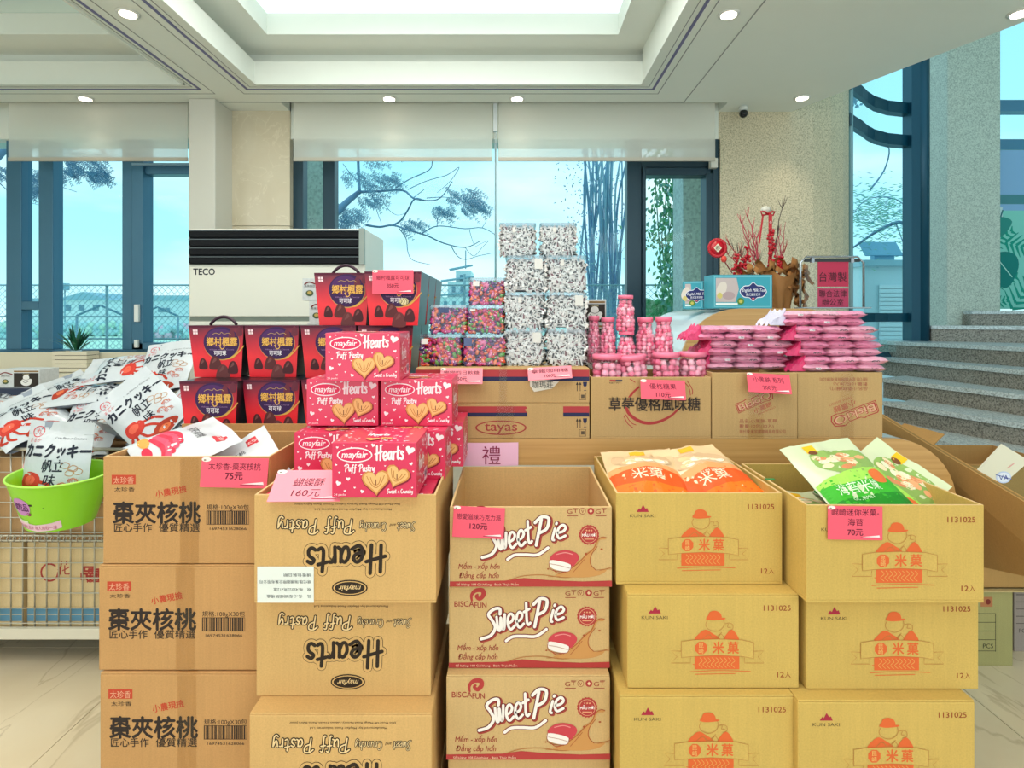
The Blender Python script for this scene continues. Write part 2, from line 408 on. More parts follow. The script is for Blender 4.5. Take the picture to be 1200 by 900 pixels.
# floor: big marble slabs with thin joints
fl = MB(); fl.box(-6, 6.5, -5, 7, -.12, -.004, mat('#8C8272', .7)); fl = struct(fl, 'floor')
tm = MB(); tm.box(.0015, .7985, .0015, .7985, -.004, 0, MARF); tm = tm.mesh('floor_tile')
for i in range(-7, 8):
    for j in range(-1, 6):
        if i in (0, -1) and j in (-1,): pass
        obj('floor_tile', tm, fl, loc=(i*.8 + .1, j*.8 + .05, 0))

# back wall: lintel, sill wall, marble strip, granite pier
wb = MB()
wb.box(-6, X(221, 3.94), YB, 4.45, 0, 1.133, CREAM)
wb.box(-6, X(221, 3.94), YB, 4.45, 2.697, 3.2, WHITE)
wb.box(-1.607, 1.50, YB, 4.45, 0, 1.133, CREAM)
wb.box(-1.607, 1.50, YB, 4.45, 2.697, 3.2, WHITE)
wb = struct(wb, 'wall_back')
for i in range(3):
    z0, z1 = [(0, 1.1), (1.104, 2.06), (2.064, 3.1)][i]
    m = MB(); m.box(-2.03, -1.607, YB - .02, 4.44, z0, z1, MARW); m.build('marble_panel', wb)
m = MB(); m.box(-2.206, -2.025, 3.94, 4.44, 0, ZC, mat('#D3D0C6', .55)); struct(m, 'trim_1', bevel=.008)
# granite wall, flat then rounding back to the stairwell
gp = [(1.50, YB)] + [(2.03, YB), (2.20, 4.215), (2.36, 4.27), (2.50, 4.36), (2.60, 4.46), (2.64, 4.55)]
ring = gp + [(2.45, 4.75), (1.50, 4.55)]
m = MB(); m.prism([(x, y) for x, y in ring], 0, 5.4, GRAN_W); struct(m, 'wall_right')
m = MB(); m.box(-6.1, -6, -5, 4.45, 0, 3.2, WHITE); struct(m, 'wall_left')
# window sill
m = MB(); m.box(-6, -2.2, 3.90, 4.22, .975, 1.018, mat('#DDD3BC', .4), None); m.box(-6, -2.2, 4.14, 4.2, 1.018, 1.15, mat('#DDD3BC', .4)); struct(m, 'trim_2', bevel=.004)
m = MB(); m.box(-1.607, 1.5, 3.98, 4.22, 1.04, 1.085, mat('#DDD3BC', .4)); struct(m, 'trim_3', bevel=.004)

# ceiling: flat beams around two coffers, raised coffer with a luminous panel
ce = MB()
RX0, RX1 = -1.645, .835; CY0, CY1 = -1.2, 3.69
LX1 = -2.09; LX0 = -5.4
def edge(y): return 2.03 + (4.2 - y) * .56 / 1.28        # free edge of the ceiling beside the stairwell
def slab(x0, x1, y0, y1): ce.box(x0, x1, y0, y1, ZC, ZC + .14, WHITE)
slab(-6, 2.03, CY1, 4.02)
ce.box(-6, -2.2, 4.02, 4.45, ZC + .12, ZC + .2, WHITE); ce.box(-2.2, -1.607, 4.02, 4.45, ZC, ZC + .14, WHITE); ce.box(-1.607, 1.5, 4.02, 4.45, ZC + .12, ZC + .2, WHITE); ce.box(1.5, 2.03, 4.02, 4.45, ZC, ZC + .14, WHITE)
slab(LX1, RX0, CY0, CY1); slab(-6, LX0, CY0, CY1); slab(-6, RX1, -5, CY0)
ce.prism([(RX1, -5), (edge(-5), -5), (2.03, 4.2), (2.03, CY1), (RX1, CY1)], ZC, ZC + .36, WHITE)
cl = struct(ce, 'ceiling')
for (x0, x1) in ((RX0, RX1), (LX0, LX1)):
    # cove: hidden gap, then the raised inner ceiling with its own opening
    m = MB(); g = .10; z1 = ZC + .22; ix0, ix1, iy1 = x0 + .16, x1 - .19, 3.50; iy0 = CY0 + .2
    m.box(x0 - g, x1 + g, iy1, CY1 + g, z1, z1 + .13, WHITE); m.box(x0 - g, x1 + g, CY0 - g, iy0, z1, z1 + .13, WHITE)
    m.box(x0 - g, ix0, iy0, iy1, z1, z1 + .13, WHITE); m.box(ix1, x1 + g, iy0, iy1, z1, z1 + .13, WHITE)
    m.box(x0 - g, x1 + g, CY1 + g - .02, CY1 + g, ZC + .14, z1, WHITE); m.box(x0 - g, x0 - g + .02, CY0 - g, CY1 + g, ZC + .14, z1, WHITE)
    m.box(x1 + g - .02, x1 + g, CY0 - g, CY1 + g, ZC + .14, z1, WHITE)
    m.build('raised_coffer', cl)
    m = MB(); m.box(x0, x1, iy0, iy1 + .05, z1 + .131, z1 + .16, mat('#E4F6F6', .5, emit=(.95 if x0 == RX0 else .0))); m.build('coffer_panel', cl)
    # moulding lip along the opening
    m = MB()
    for q in (.012, ): m.box(x0, x1, CY1 - q, CY1, ZC - .012, ZC, WHITE); m.box(x0, x0 + q, CY0, CY1, ZC - .012, ZC, WHITE); m.box(x1 - q, x1, CY0, CY1, ZC - .012, ZC, WHITE)
    m.build('coffer_lip', cl)
# painted lines round the coffers
m = MB()
def frame_line(x0, x1, y1, wd, dz, mt):
    m.box(x0 - wd/2, x1 + wd/2, y1 - wd/2, y1 + wd/2, ZC - dz, ZC + .001, mt)
    m.box(x0 - wd/2, x0 + wd/2, CY0, y1, ZC - dz, ZC + .001, mt); m.box(x1 - wd/2, x1 + wd/2, CY0, y1, ZC - dz, ZC + .001, mt)
frame_line(-1.735, .924, 3.785, .016, .003, PURPLE); frame_line(-5.5, -2.045, 3.785, .016, .003, PURPLE)
frame_line(-1.79, .975, 3.86, .005, .002, LINE); frame_line(-5.6, -1.985, 3.86, .005, .002, LINE)
frame_line(-1.70, .888, 3.745, .004, .002, LINE); frame_line(-5.6, -2.075, 3.745, .004, .002, LINE)
m.box(1.19, 1.196, -3, 4.0, ZC - .002, ZC + .001, LINE)
m.box(-6, 1.2, 4.005, 4.012, ZC - .004, ZC + .001, LINE)
m.build('ceiling_line', cl)

# roller blinds pocket strips and blinds
BL = screen_cloth('blind_cloth', '#FBF8F0', .5); BLR = mat('#B9B2A4', .6)
def blind(n, x0, x1, lab):
    t = thing('roller_blind', lab, 'blind', ((x0+x1)/2, 4.06, 2.52), group='roller blinds over the windows')
    w_ = (x1-x0)/2
    m = MB(); m.box(-w_, w_, -.001, .001, 0, .50, BL); m.build('blind_cloth', t)
    m = MB(); m.box(-w_, w_, -.006, .006, -.022, .004, BLR); m.build('bottom_rail', t)
    m = MB(); m.tube([(-w_, 0, .50), (w_, 0, .50)], .025, BLR, 10); m.build('roller', t)
blind(1, X(10, 4.06), X(220, 4.06), 'roller blind half down over the left window behind the cookie bags')
blind(2, X(344, 4.06), X(577, 4.06), 'roller blind half down above the air conditioner, left of the hanging chain')
blind(3, X(584, 4.06), X(838, 4.06), 'roller blind half down above the dark framed sash, right of the chain')
t = thing('blind_chain', 'white chain and bracket hanging between the two middle roller blinds', 'chain', (X(580.5, 4.03), 4.03, 2.0))
m = MB(); m.box(-.014, .014, 0, .03, .70, .895, mat('#C9CFD0', .4)); m.build('bracket', t)
m = MB(); m.tube([(-.004, .01, -.35), (-.003, .01, .7)], .0025, mat('#BFD0D4', .5), 5); m.tube([(.006, .01, -.35), (.006, .01, .7)], .0025, mat('#BFD0D4', .5), 5); m.build('chain', t)

# windows
def pane(parent, x0, x1, z0, z1, y=4.30):
    m = MB(); m.add([(x0, y, z0), (x1, y, z0), (x1, y, z1), (x0, y, z1)], [(0, 1, 2, 3)], GLASS); m.build('glass_pane', parent)
def bar(parent, x0, x1, z0, z1, mt=FRAME, y0=4.24, y1=4.34, name='window_frame'):
    m = MB(); m.box(x0, x1, y0, y1, z0, z1, mt); m.build(name, parent, bevel=.004)
def px(p, Y=4.24): return X(p, Y)
w1 = struct(MB().box(-6, -2.2, 4.25, 4.33, 1.13, 1.165, FRAME), 'window_1')
zb, zt = 1.165, 2.70
for a, b in ((7, 25), (45, 62)): bar(w1, px(a), px(b), zb, zt)
bar(w1, px(143), px(157), zb, zt); bar(w1, px(157), px(170), zb, zt, y0=4.215, name='sash_stile')
bar(w1, px(25), px(45), Z(363, 4.24), Z(353, 4.24))
bar(w1, px(157), -2.15, Z(204, 4.24), Z(194, 4.24)); bar(w1, px(157), -2.15, zb, zb + .05, y0=4.215, name='sash_rail')
bar(w1, px(157), -2.15, Z(195, 4.24), Z(192, 4.24), mat('#7FA0B8', .3, metal=.5), y0=4.21, name='sash_rail')
m = MB(); m.box(px(162), px(167), 4.19, 4.215, Z(377, 4.24), Z(357, 4.24), mat('#E4E8E6', .3)); m.box(px(162), px(166), 4.19, 4.215, Z(407, 4.24), Z(398, 4.24), mat('#E4E8E6', .3)); m.build('handle', w1, bevel=.003, label='white handle')
pane(w1, -6, px(10), zb, zt); pane(w1, px(22), px(47), zb, zt); pane(w1, px(60), px(146), zb, zt); pane(w1, px(168), -2.15, zb, zt)
w2 = struct(MB().box(-1.607, 1.5, 4.25, 4.33, 1.13, 1.165, FRAMED), 'window_2')
bar(w2, px(343), px(355), zb, zt, FRAMED); bar(w2, px(378), px(392), zb, zt, FRAMED)
bar(w2, px(735), px(752), zb, zt, FRAMED); bar(w2, px(752), px(756), zb, Z(196, 4.24), FRAMED, y0=4.21, name='sash_stile')
bar(w2, px(752), px(832), Z(196, 4.24), Z(186, 4.24), FRAMED); bar(w2, px(752), px(832), Z(206, 4.24), Z(197, 4.24), FRAMED, y0=4.22, name='sash_rail')
bar(w2, px(826), px(834), zb, Z(204, 4.24), FRAMED, y0=4.21, name='sash_stile'); bar(w2, px(834), px(842), zb, zt, FRAMED, y0=4.20)
bar(w2, px(752), px(832), zb, zb + .06, FRAMED, y0=4.21, name='sash_rail')
m = MB(); m.box(px(832, 4.17), px(840, 4.17), 4.15, 4.2, Z(197, 4.17), Z(186, 4.17), mat('#DCDAD0', .4)); m.build('corner_block', w2)
pane(w2, px(353), px(380), zb, zt); pane(w2, px(390), px(579.6), zb, zt); pane(w2, px(580.4), px(737), zb, zt); pane(w2, px(754), px(828), zb, Z(205, 4.24))
m = MB(); m.box(px(579.3), px(580.9), 4.292, 4.306, zb, zt, mat('#4F9DB0', .4)); m.build('glass_joint', w2)

# curved glazing of the stairwell
cv = [(2.64, 4.53), (2.74, 4.625), (2.86, 4.73), (2.97, 4.84), (3.09, 4.94), (3.27, 5.04), (3.50, 5.10)]
w3 = struct(MB().tube([(x, y, 1.05) for x, y in cv], .05, TEAL, 4, sm=False), 'window_3')
for z, h, mt in ((3.228, .095, TEAL), (2.946, .095, TEAL), (1.40, .075, TEAL), (5.2, .1, TEAL)):
    m = MB(); k = len(cv)
    ins = [(x - .02, y - .05) for x, y in cv]; outr = [(x + .03, y + .05) for x, y in cv]
    m.prism(ins[:] + outr[::-1], z - h/2, z + h/2, mt); m.build('curved_transom', w3)
m = MB(); m.add([(x, y, 1.05) for x, y in cv] + [(x, y, 5.3) for x, y in cv], [(i, i+1, len(cv)+i+1, len(cv)+i) for i in range(len(cv)-1)], GLASS, True); m.build('glass_pane', w3)
m = MB(); m.tube([(2.655, 4.53, 1.0), (2.655, 4.53, 5.3)], .018, mat('#7FA9B4', .4), 6); m.build('edge_stile', w3)
m = MB(); m.box(3.46, 3.565, 5.0, 5.12, .95, 5.4, TEAL); m.tube([(3.575, 5.04, .95), (3.575, 5.04, 5.4)], .058, TEAL, 14); m.build('corner_post', w3)
# granite pier and the big window behind the stairs
m = MB(); m.box(3.92, 4.40, 5.2, 5.52, 1.0, 5.5, GRAN_P); struct(m, 'trim_4', bevel=.01)
w4 = struct(MB().box(4.3, 7.2, 5.50, 5.6, 1.40, 1.46, mat('#4E86A8', .4)), 'window_4')
for a, b in ((117, 130), (163, 175)):
    m = MB(); m.box(4.3, 7.2, 5.49, 5.6, Z(b, 5.49), Z(a, 5.49), mat('#4E86A8', .4)); m.build('window_frame', w4)
m = MB(); m.add([(4.3, 5.55, 1.4), (7.2, 5.55, 1.4), (7.2, 5.55, 5.4), (4.3, 5.55, 5.4)], [(0, 1, 2, 3)], GLASS); m.build('glass_pane', w4)
m = MB(); m.box(4.36, 4.40, 5.3, 5.5, 1.4, 5.4, mat('#6C9CE0', .4)); m.build('edge_stile', w4)
m = MB(); m.box(3.5, 7.3, 4.4, 5.8, 5.4, 5.5, WHITE); m.box(1.5, 7.3, 2.5, 4.4, 5.4, 5.5, WHITE); struct(m, 'ceiling.001')
m = MB(); m.box(7.2, 7.3, 0, 5.8, 0, 5.5, GRAN_P); struct(m, 'wall_stairs')

# leaf mural on the right window
t = thing('leaf_mural', 'green tropical leaf mural panel behind the stairs at the right edge', 'mural', (4.41, 5.44, Z(362, 5.44)))
H_ = Z(176, 5.44) - Z(362, 5.44)
m = MB(); m.box(0, 1.6, 0, .02, 0, H_, mat('#86D4C6', .6)); m.build('panel', t)
A = Art(0, 100, H_/100)
A.rect(0, 0, 110, 38, '#8FB7DE', 1); A.rect(2, 28, 40, 34, '#4E8A93', 2); A.rect(3, 36, 14, 50, '#CFE3E6', 3)
for k in range(5): A.stroke([(4+k*2.2, 46-k), (6+k*2, 38)], .9, '#2B6F78', 4, sm=False)
A.poly([(0, 0), (3, 2), (1.5, 8), (2, 16), (4, 22), (3, 34), (6, 42), (3, 52), (0, 54)], '#159C8C', 3)
for cx, cy, L0, ang in ((0, 62, 26, -.5), (2, 84, 24, -.2), (16, 58, 24, .3), (20, 100, 30, -1.0), (0, 98, 20, -.2), (40, 80, 40, -.6), (60, 60, 40, -1)):
    for s_ in (-1, 1):
        for j in range(7):
            u = j/7*L0; bx, by = cx+u*math.cos(ang), cy+u*math.sin(ang); a2 = ang + s_*.95
            L2 = (1-j/9)*L0*.42
            A.stroke([(bx, by), (bx+L2*math.cos(a2), by+L2*math.sin(a2))], 1.5, '#179A86', 3, sm=False, taper=lambda q: 1.3-q)
A.poly(smooth([(8, 68), (14, 64), (22, 66), (24, 74), (18, 86), (11, 84)], 4, True), '#10807A', 5); A.stroke([(12, 70), (20, 80)], .6, '#B9E6D8', 6)
A.poly(smooth([(6, 46), (12, 42), (20, 45), (14, 54), (9, 54)], 4, True), '#2E8F86', 5)
obj('leaf_print', A.mesh('leaf_print'), t, loc=(0, 0, 0))

# granite staircase winding up to the right
st = thing('granite_staircase', 'speckled granite staircase climbing to the right behind the cartons', 'stairs', (0, 0, 0))
steps = [(1.46, (4.05, 5.10), (4.75, 5.0)), (1.33, (3.63, 5.0), (4.14, 4.62)), (1.195, (3.29, 4.95), (3.53, 3.98)), (1.06, (3.16, 4.90), (3.31, 3.72)),
         (.93, (2.88, 4.48), (3.12, 3.53)), (.80, (2.67, 4.15), (2.90, 3.28)), (.67, (2.52, 3.70), (2.62, 2.94)), (.54, (2.36, 3.4), (2.42, 2.7)),
         (.41, (2.18, 3.3), (2.24, 2.62)), (.28, (2.02, 3.2), (2.08, 2.56)), (.15, (1.88, 3.1), (1.94, 2.5))]
for i, (h, a, b) in enumerate(steps):
    dx, dy = b[0]-a[0], b[1]-a[1]; Lg = math.hypot(dx, dy); ux, uy = dx/Lg, dy/Lg
    if i > 6: b = (b[0], 2.76)
    c = (b[0], b[1]-.01) if i > 6 else (b[0]+ux*.7, b[1]+uy*.7) if i > 1 else (b[0]+ux*3.5, b[1]+uy*3.5)
    back = (7.18, min(c[1], 3.2) - .1 if i > 1 else c[1]); c2 = (7.18, 5.42)
    lf = (a[0], 5.0 if i > 2 else 5.19) if i < 6 else (a[0], 4.4)
    if i == 0: c, back, c2, lf = (7.19, 4.55), (7.18, 4.55), (7.18, 5.42), (4.05, 5.19)
    if i > 3: ring = [a, b, c, (7.18, c[1]), (7.18, 5.15), (3.62, 4.95)] + ([(2.80, 4.12)] if i > 4 else []) + ([(a[0], 4.12)] if a[1] < 4.1 else [])
    else: ring = [a, b, c, back, c2, (4.42, 5.42), (4.42, 5.19), lf] if i in (0, 1) else [a, b, c, (7.18, c[1]), (7.18, 5.15), lf if lf[1] > a[1]+.02 else (a[0], a[1]+.05)]
    zlow = h - .13 if i < len(steps)-1 else 0
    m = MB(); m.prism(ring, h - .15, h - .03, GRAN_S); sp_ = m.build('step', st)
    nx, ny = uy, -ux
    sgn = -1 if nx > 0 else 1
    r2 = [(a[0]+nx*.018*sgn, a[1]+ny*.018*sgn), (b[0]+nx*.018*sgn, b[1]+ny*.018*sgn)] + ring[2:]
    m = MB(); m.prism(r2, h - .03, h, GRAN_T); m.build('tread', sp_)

# down lights, camera dome
for p, y_, lb in ((150, 15, 'recessed downlight in the ceiling beam between the two coffers'), (100, 115, 'recessed downlight above the left roller blind'), (456, 115, 'recessed downlight above the blind over the air conditioner'),
              (606, 115, 'recessed downlight above the blind right of the glass joint'), (854, 16, 'recessed downlight right of the coffer corner near the top edge'), (940, 114, 'recessed downlight in front of the granite wall beside the camera dome'), (1195, 15, 'recessed downlight at the far right edge of the ceiling')):
    Y_ = 1.495 * F / (HY - y_); t = thing('downlight', lb, 'ceiling light', (X(p, Y_), Y_, ZC - .001), group='recessed downlights')
    m = MB(); m.lathe([(.052, -.006), (.052, .0), (.04, .0), (.04, -.004)][::-1], mat('#E8E8E2', .4), 24); m.build('ring', t)
    m = MB(); m.lathe([(.001, -.011), (.038, -.011), (.038, -.004)], mat('#FFF1DC', .4, emit=6), 20); m.build('lamp', t)
    d = bpy.data.lights.new('spot', 'SPOT'); d.energy = (3.5 if y_ == 115 else 12); d.spot_size = 1.5; d.spot_blend = .7; d.color = (1, .88, .68); d.shadow_soft_size = .05
    o = bpy.data.objects.new('spot', d); COL.objects.link(o); o.parent = t; o.location = (0, 0, -.02)
for px_, y_ in ((-.4, .8), (.9, 1.4), (-1.85, 1.0)):
    pass
t = thing('security_camera', 'small black camera dome on the ceiling by the granite wall', 'camera', (X(871, 4.1), 4.1, ZC))
m = MB(); m.lathe([(.03, 0), (.035, -.02), (.03, -.03)][::-1], mat('#D8D8D2', .4), 16); m.build('mount', t)
m = MB(); m.ball((0, -.005, -.05), .03, mat('#101418', .15), n=8, k=14); m.build('dome', t)

# floor standing air conditioner
ax0, ax1, ay, ay1, azt = X(222, 3.2), X(428, 3.2), 3.2, 3.66, Z(268, 3.2)
t = thing('air_conditioner', 'large cream floor standing air conditioner with black louvres behind the red gift boxes', 'air conditioner', ((ax0+ax1)/2, ay, 0))
wa = (ax1-ax0)/2; zl = Z(310, 3.2)
ACM = mat('#D9D8CC', .35); ACB = mat('#05080F', .55, spec=.2)
m = MB(); m.box(-wa, wa, 0, ay1-ay, 0.03, azt, ACM); m.build('cabinet', t, bevel=.006)
m = MB(); m.box(-wa + .004, wa - .012, -.006, .01, zl, azt - .006, ACB); g = m.build('louvre_panel', t)
hh = (azt - .006 - zl)/4
for k in range(4):
    m = MB(); m.box(-wa + .008, wa - .03, -.022, -.004, zl + hh*k + .006, zl + hh*(k+1) - .012, ACB); m.box(-wa + .008, wa - .03, -.026, -.018, zl + hh*(k+1) - .010, zl + hh*(k+1) - .006, mat('#5B6468', .3, metal=.4)); m.build('louvre', g)
m = MB(); m.box(wa - .03, wa, -.02, 0, zl, azt, mat('#8B9690', .4)); m.build('side_trim', g)
m = MB(); m.box(-wa + .006, wa - .04, -.012, 0, Z(371, 3.2), zl - .012, ACM); m.build('front_panel', t, bevel=.004)
m = MB(); m.box(-wa + .006, wa - .02, -.006, 0, Z(376, 3.2), Z(371, 3.2), mat('#6E786E', .5)); m.build('seam', t)
m = MB(); m.box(-wa + .006, wa - .02, -.012, 0, .06, Z(377, 3.2), ACM); m.build('lower_panel', t, bevel=.004)
A = Art(222, 380, 3.2/F); A.text('TECO', 228, 322.2, 10.5, '#23262E', 1, fit=25, bold=.03)
obj('lettering', A.mesh('teco'), t, loc=(-wa, -.012, Z(380, 3.2)))

# ================================================================ outdoors
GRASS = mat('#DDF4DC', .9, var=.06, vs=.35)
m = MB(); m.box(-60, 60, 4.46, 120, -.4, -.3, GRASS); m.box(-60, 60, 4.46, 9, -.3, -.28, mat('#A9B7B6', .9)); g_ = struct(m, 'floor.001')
def fence():
    t = thing('chain_link_fence', 'pale chain link fence outside the windows in front of the green field', 'fence', (0, 6.2, -.28))
    FM = mat('#9CC0CC', .5); top = Z(334, 6.2) + .28
    m = MB(); x0, x1 = -7.5, 1.9; p = .066; k = int((x1-x0)/p); hgt = top - .9
    for i in range(-int(hgt/p), k):
        for s_ in (0, 1):
            a = x0 + i*p; b = a + hgt; za, zb_ = .9, top
            if a < x0: za += x0 - a; a = x0
            if b > x1: zb_ -= b - x1; b = x1
            if b - a < .02: continue
            if s_: m.tube([(x0+x1-a, .0, za), (x0+x1-b, .0, zb_)], .0028, FM, 3, sm=False)
            else: m.tube([(a, .006, za), (b, .006, zb_)], .0028, FM, 3, sm=False)
    m.build('wire_mesh', t, stuff=True)
    for z in (Z(371, 6.2)+.28, Z(397, 6.2)+.28, top):
        m = MB(); m.tube([(x0, .02, z), (x1, .02, z)], .010, FM, 6); m.build('rail', t)
    for x in (X(6, 6.2), X(123, 6.2), X(235, 6.2), -1.9, X(544, 6.2), 1.2):
        m = MB(); m.tube([(x, .03, 0), (x, .03, top + (.12 if x > -.7 and x < 0 else 0))], .014, FM, 6); m.build('post', t)
fence()

def building(name, label, cat, x, y, z0, w_, d_, h_, wall, roof, rh, wins=(), gable=True):
    t = thing(name, label, cat, (x, y, z0))
    m = MB(); m.box(-w_/2, w_/2, 0, d_, 0, h_, mat(wall, .8)); m.build('wall', t)
    m = MB()
    if gable: m.add([(-w_/2-.3, -.3, h_), (w_/2+.3, -.3, h_), (0, -.3, h_+rh), (-w_/2-.3, d_, h_), (w_/2+.3, d_, h_), (0, d_, h_+rh)], [(0, 1, 2), (5, 4, 3), (1, 4, 5, 2), (0, 2, 5, 3), (0, 3, 4, 1)], mat(roof, .7))
    else: m.box(-w_/2-.2, w_/2+.2, -.2, d_, h_, h_+rh, mat(roof, .7))
    m.build('roof', t)
    for (a, b, c, d) in wins:
        m = MB(); m.box(a, b, -.05, .02, c, d, mat('#6F93A8', .4)); m.build('window', t)
    return t
def at(p0, p1, Y): return (X(p0, Y) + X(p1, Y))/2, X(p1, Y) - X(p0, Y)
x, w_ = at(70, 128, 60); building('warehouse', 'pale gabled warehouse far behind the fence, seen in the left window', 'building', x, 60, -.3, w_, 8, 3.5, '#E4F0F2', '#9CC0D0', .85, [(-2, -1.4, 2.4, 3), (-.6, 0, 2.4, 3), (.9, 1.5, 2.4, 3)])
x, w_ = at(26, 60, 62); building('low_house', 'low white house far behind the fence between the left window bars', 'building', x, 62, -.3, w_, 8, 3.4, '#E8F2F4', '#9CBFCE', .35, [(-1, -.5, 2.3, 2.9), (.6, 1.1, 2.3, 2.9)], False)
x, w_ = at(90, 146, 25); t = thing('open_shed', 'open gabled shed frame beyond the fence in the left window', 'shed', (x, 25, -.3))
m = MB(); zt_ = Z(358, 25) + .3; ze = Z(370, 25) + .3; m.tube([(-w_/2, 0, ze), (0, 0, zt_), (w_/2, 0, ze)], .05, mat('#4E7C92', .6), 5, sm=False); m.build('roof_frame', t)
m = MB(); m.tube([(-w_/2, 4, ze), (0, 4, zt_), (w_/2, 4, ze)], .05, mat('#4E7C92', .6), 5, sm=False); m.build('roof_frame', t)
for sx_ in (-1, 1):
    for yy in (0, 4):
        m = MB(); m.tube([(sx_*w_/2, yy, 0), (sx_*w_/2, yy, ze)], .05, mat('#7A9DB0', .6), 5); m.build('post', t)
x = X(76, 58); t = thing('water_tank', 'small square water tank on a post above the far warehouse roof', 'tank', (x, 58, 0)); zz = Z(340, 58)
m = MB(); m.box(-.28, .28, -.28, .28, zz, Z(332, 58), mat('#86AFC2', .6)); m.build('tank', t)
m = MB(); m.tube([(0, 0, -.3), (0, 0, zz)], .06, mat('#86AFC2', .6), 5); m.build('post', t)
x, w_ = at(186, 222, 55); building('grey_shed', 'long low grey building beyond the fence in the right half of the left window', 'building', x, 55, -.3, w_*1.6, 8, Z(350, 55)+.1, '#D8E8EC', '#9CC0CE', .5, [(-1.5, -.4, 2.2, 2.6)], False)
x, w_ = at(522, 548, 34); t = thing('temple_house', 'white storeyed house with stepped eaves far behind the coloured candy tubs', 'building', (x, 34, -.3))
for k, (a, b, hh0) in enumerate(((-1.0, 1.0, 2.9), (-.55, .9, 3.8), (-.1, .8, 4.5))):
    m = MB(); m.box(a, b, k*.3, 3, 0 if k == 0 else hh0-.9, hh0, mat('#D9E8EA', .8)); wl_ = m.build('wall', t)
    for q in range(3 - k):
        m = MB(); m.box(a+.25+q*.5, a+.45+q*.5, k*.3-.03, k*.3+.01, hh0-.6, hh0-.25, mat('#6E93A6', .5)); m.build('window', wl_)
    m = MB(); m.prism([(a-.35, hh0), (b+.1, hh0+.28), (b+.1, hh0+.36), (a-.4, hh0+.1)], -.2, .2, mat('#7FA6B8', .7), M=Matrix.Translation((0, k*.3, 0)) @ Matrix.Rotation(PI/2, 4, 'X')); m.build('eave', t)
m = MB(); m.tube([(0, 0, 0), (0, 0, 1.1)], .03, mat('#6E93A6'), 4); m.build('mast', t, loc=(.5, .5, 4.6))
# hedges / low scrub in the field
for k, (p0, p1, Y_, h_, lb) in enumerate(((-40, 60, 48, 1.1, 'low blue green hedge line in the field at the far left'), (60, 150, 52, 1.2, 'low blue green hedge line in the field below the warehouse'), (160, 240, 44, 1.0, 'low hedge with pinkish blossom in the field left of the air conditioner'))):
    t = thing('hedge', lb, 'hedge', (X((p0+p1)/2, Y_), Y_, -.3)); m = MB(); W_ = X(p1, Y_) - X(p0, Y_)
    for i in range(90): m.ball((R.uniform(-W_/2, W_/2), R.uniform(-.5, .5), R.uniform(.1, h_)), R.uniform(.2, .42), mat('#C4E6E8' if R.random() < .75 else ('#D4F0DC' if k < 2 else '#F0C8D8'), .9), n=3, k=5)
    m.build('foliage', t, stuff=True)

# trees close to the windows
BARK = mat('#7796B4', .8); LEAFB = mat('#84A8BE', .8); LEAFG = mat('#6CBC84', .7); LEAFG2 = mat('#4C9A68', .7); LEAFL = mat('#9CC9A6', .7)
def leaf(m, c, L_, wd, d, mt, up=None):
    d = Vector(d).normalized(); s_ = d.cross(Vector(up or (0, -1, .2))).normalized()*wd; c = Vector(c)
    m.add([c, c + d*L_*.5 + s_, c + d*L_, c + d*L_*.5 - s_], [(0, 1, 2, 3)], mt)
def P3(p, Y): return (X(p[0], Y), Y, Z(p[1], Y))
def feather(m, p, n_, Y, spread=14, ang=(.2, 1.1), mt=LEAFB, ln=.16):
    for i in range(n_):
        a = -R.uniform(*ang); c = (p[0] + R.uniform(-spread, spread), p[1] + R.uniform(-spread*.5, spread*.6))
        d = (math.cos(a), R.uniform(-.3, .3), math.sin(a)); q = P3(c, Y + R.uniform(-.2, .2)); L_ = ln*R.uniform(.6, 1.3)
        m.tube([q, tuple(q[k] + d[k]*L_ for k in range(3))], .0022, BARK, 3, sm=False)
        for j in range(5):
            b = tuple(q[k] + d[k]*L_*j/5 for k in range(3))
            for s_ in (-1, 1): leaf(m, b, .035, .0045, (math.cos(a+s_*.7), 0, math.sin(a+s_*.7)), mt)
t = thing('flame_tree', 'bare branching tree with feathery leaves outside the middle window', 'tree', (X(360, 7), 7, -.3))
m = MB(); Yt = 7.0
def br(pts, r0, r1, Y=Yt, mt=BARK):
    k = len(pts)-1; q = smooth([(a, b) for a, b in pts], 4); n_ = len(q)-1
    m.tube([P3(p, Y + .25*math.sin(i*.35)) for i, p in enumerate(q)], [r0 + (r1-r0)*i/n_ for i in range(n_+1)], mt, 5)
br([(340, 700), (352, 520), (372, 380), (385, 270), (398, 245), (421, 225)], .10, .03)
br([(421, 225), (420, 200), (418, 150), (415, 100)], .022, .014)
br([(421, 225), (445, 224), (472, 223), (484, 232), (500, 235)], .018, .009)
br([(464, 220), (480, 210), (503, 199), (507, 188), (512, 170)], .008, .005)
br([(478, 222), (500, 212), (524, 205), (538, 196), (528, 212), (512, 226)], .006, .003)
br([(530, 213), (516, 232), (500, 235), (486, 233), (478, 246), (470, 258), (461, 264)], .006, .013)
br([(430, 264), (445, 266), (461, 264), (480, 270), (500, 276), (520, 285), (545, 290), (562, 283)], .015, .005)
br([(495, 273), (508, 266), (520, 265), (545, 268), (565, 267), (582, 276)], .008, .004)
br([(468, 268), (476, 280), (478, 295), (484, 305), (504, 310)], .007, .003)
br([(528, 287), (536, 300), (546, 304), (560, 300), (575, 297)], .006, .003)
br([(545, 290), (555, 300), (565, 290), (572, 282), (555, 290)], .004, .002)
br([(550, 269), (553, 280), (556, 288)], .004, .002); br([(565, 267), (570, 258), (568, 254)], .004, .002)
br([(512, 266), (513, 255), (515, 247)], .005, .003); br([(436, 228), (442, 248), (447, 262)], .006, .003)
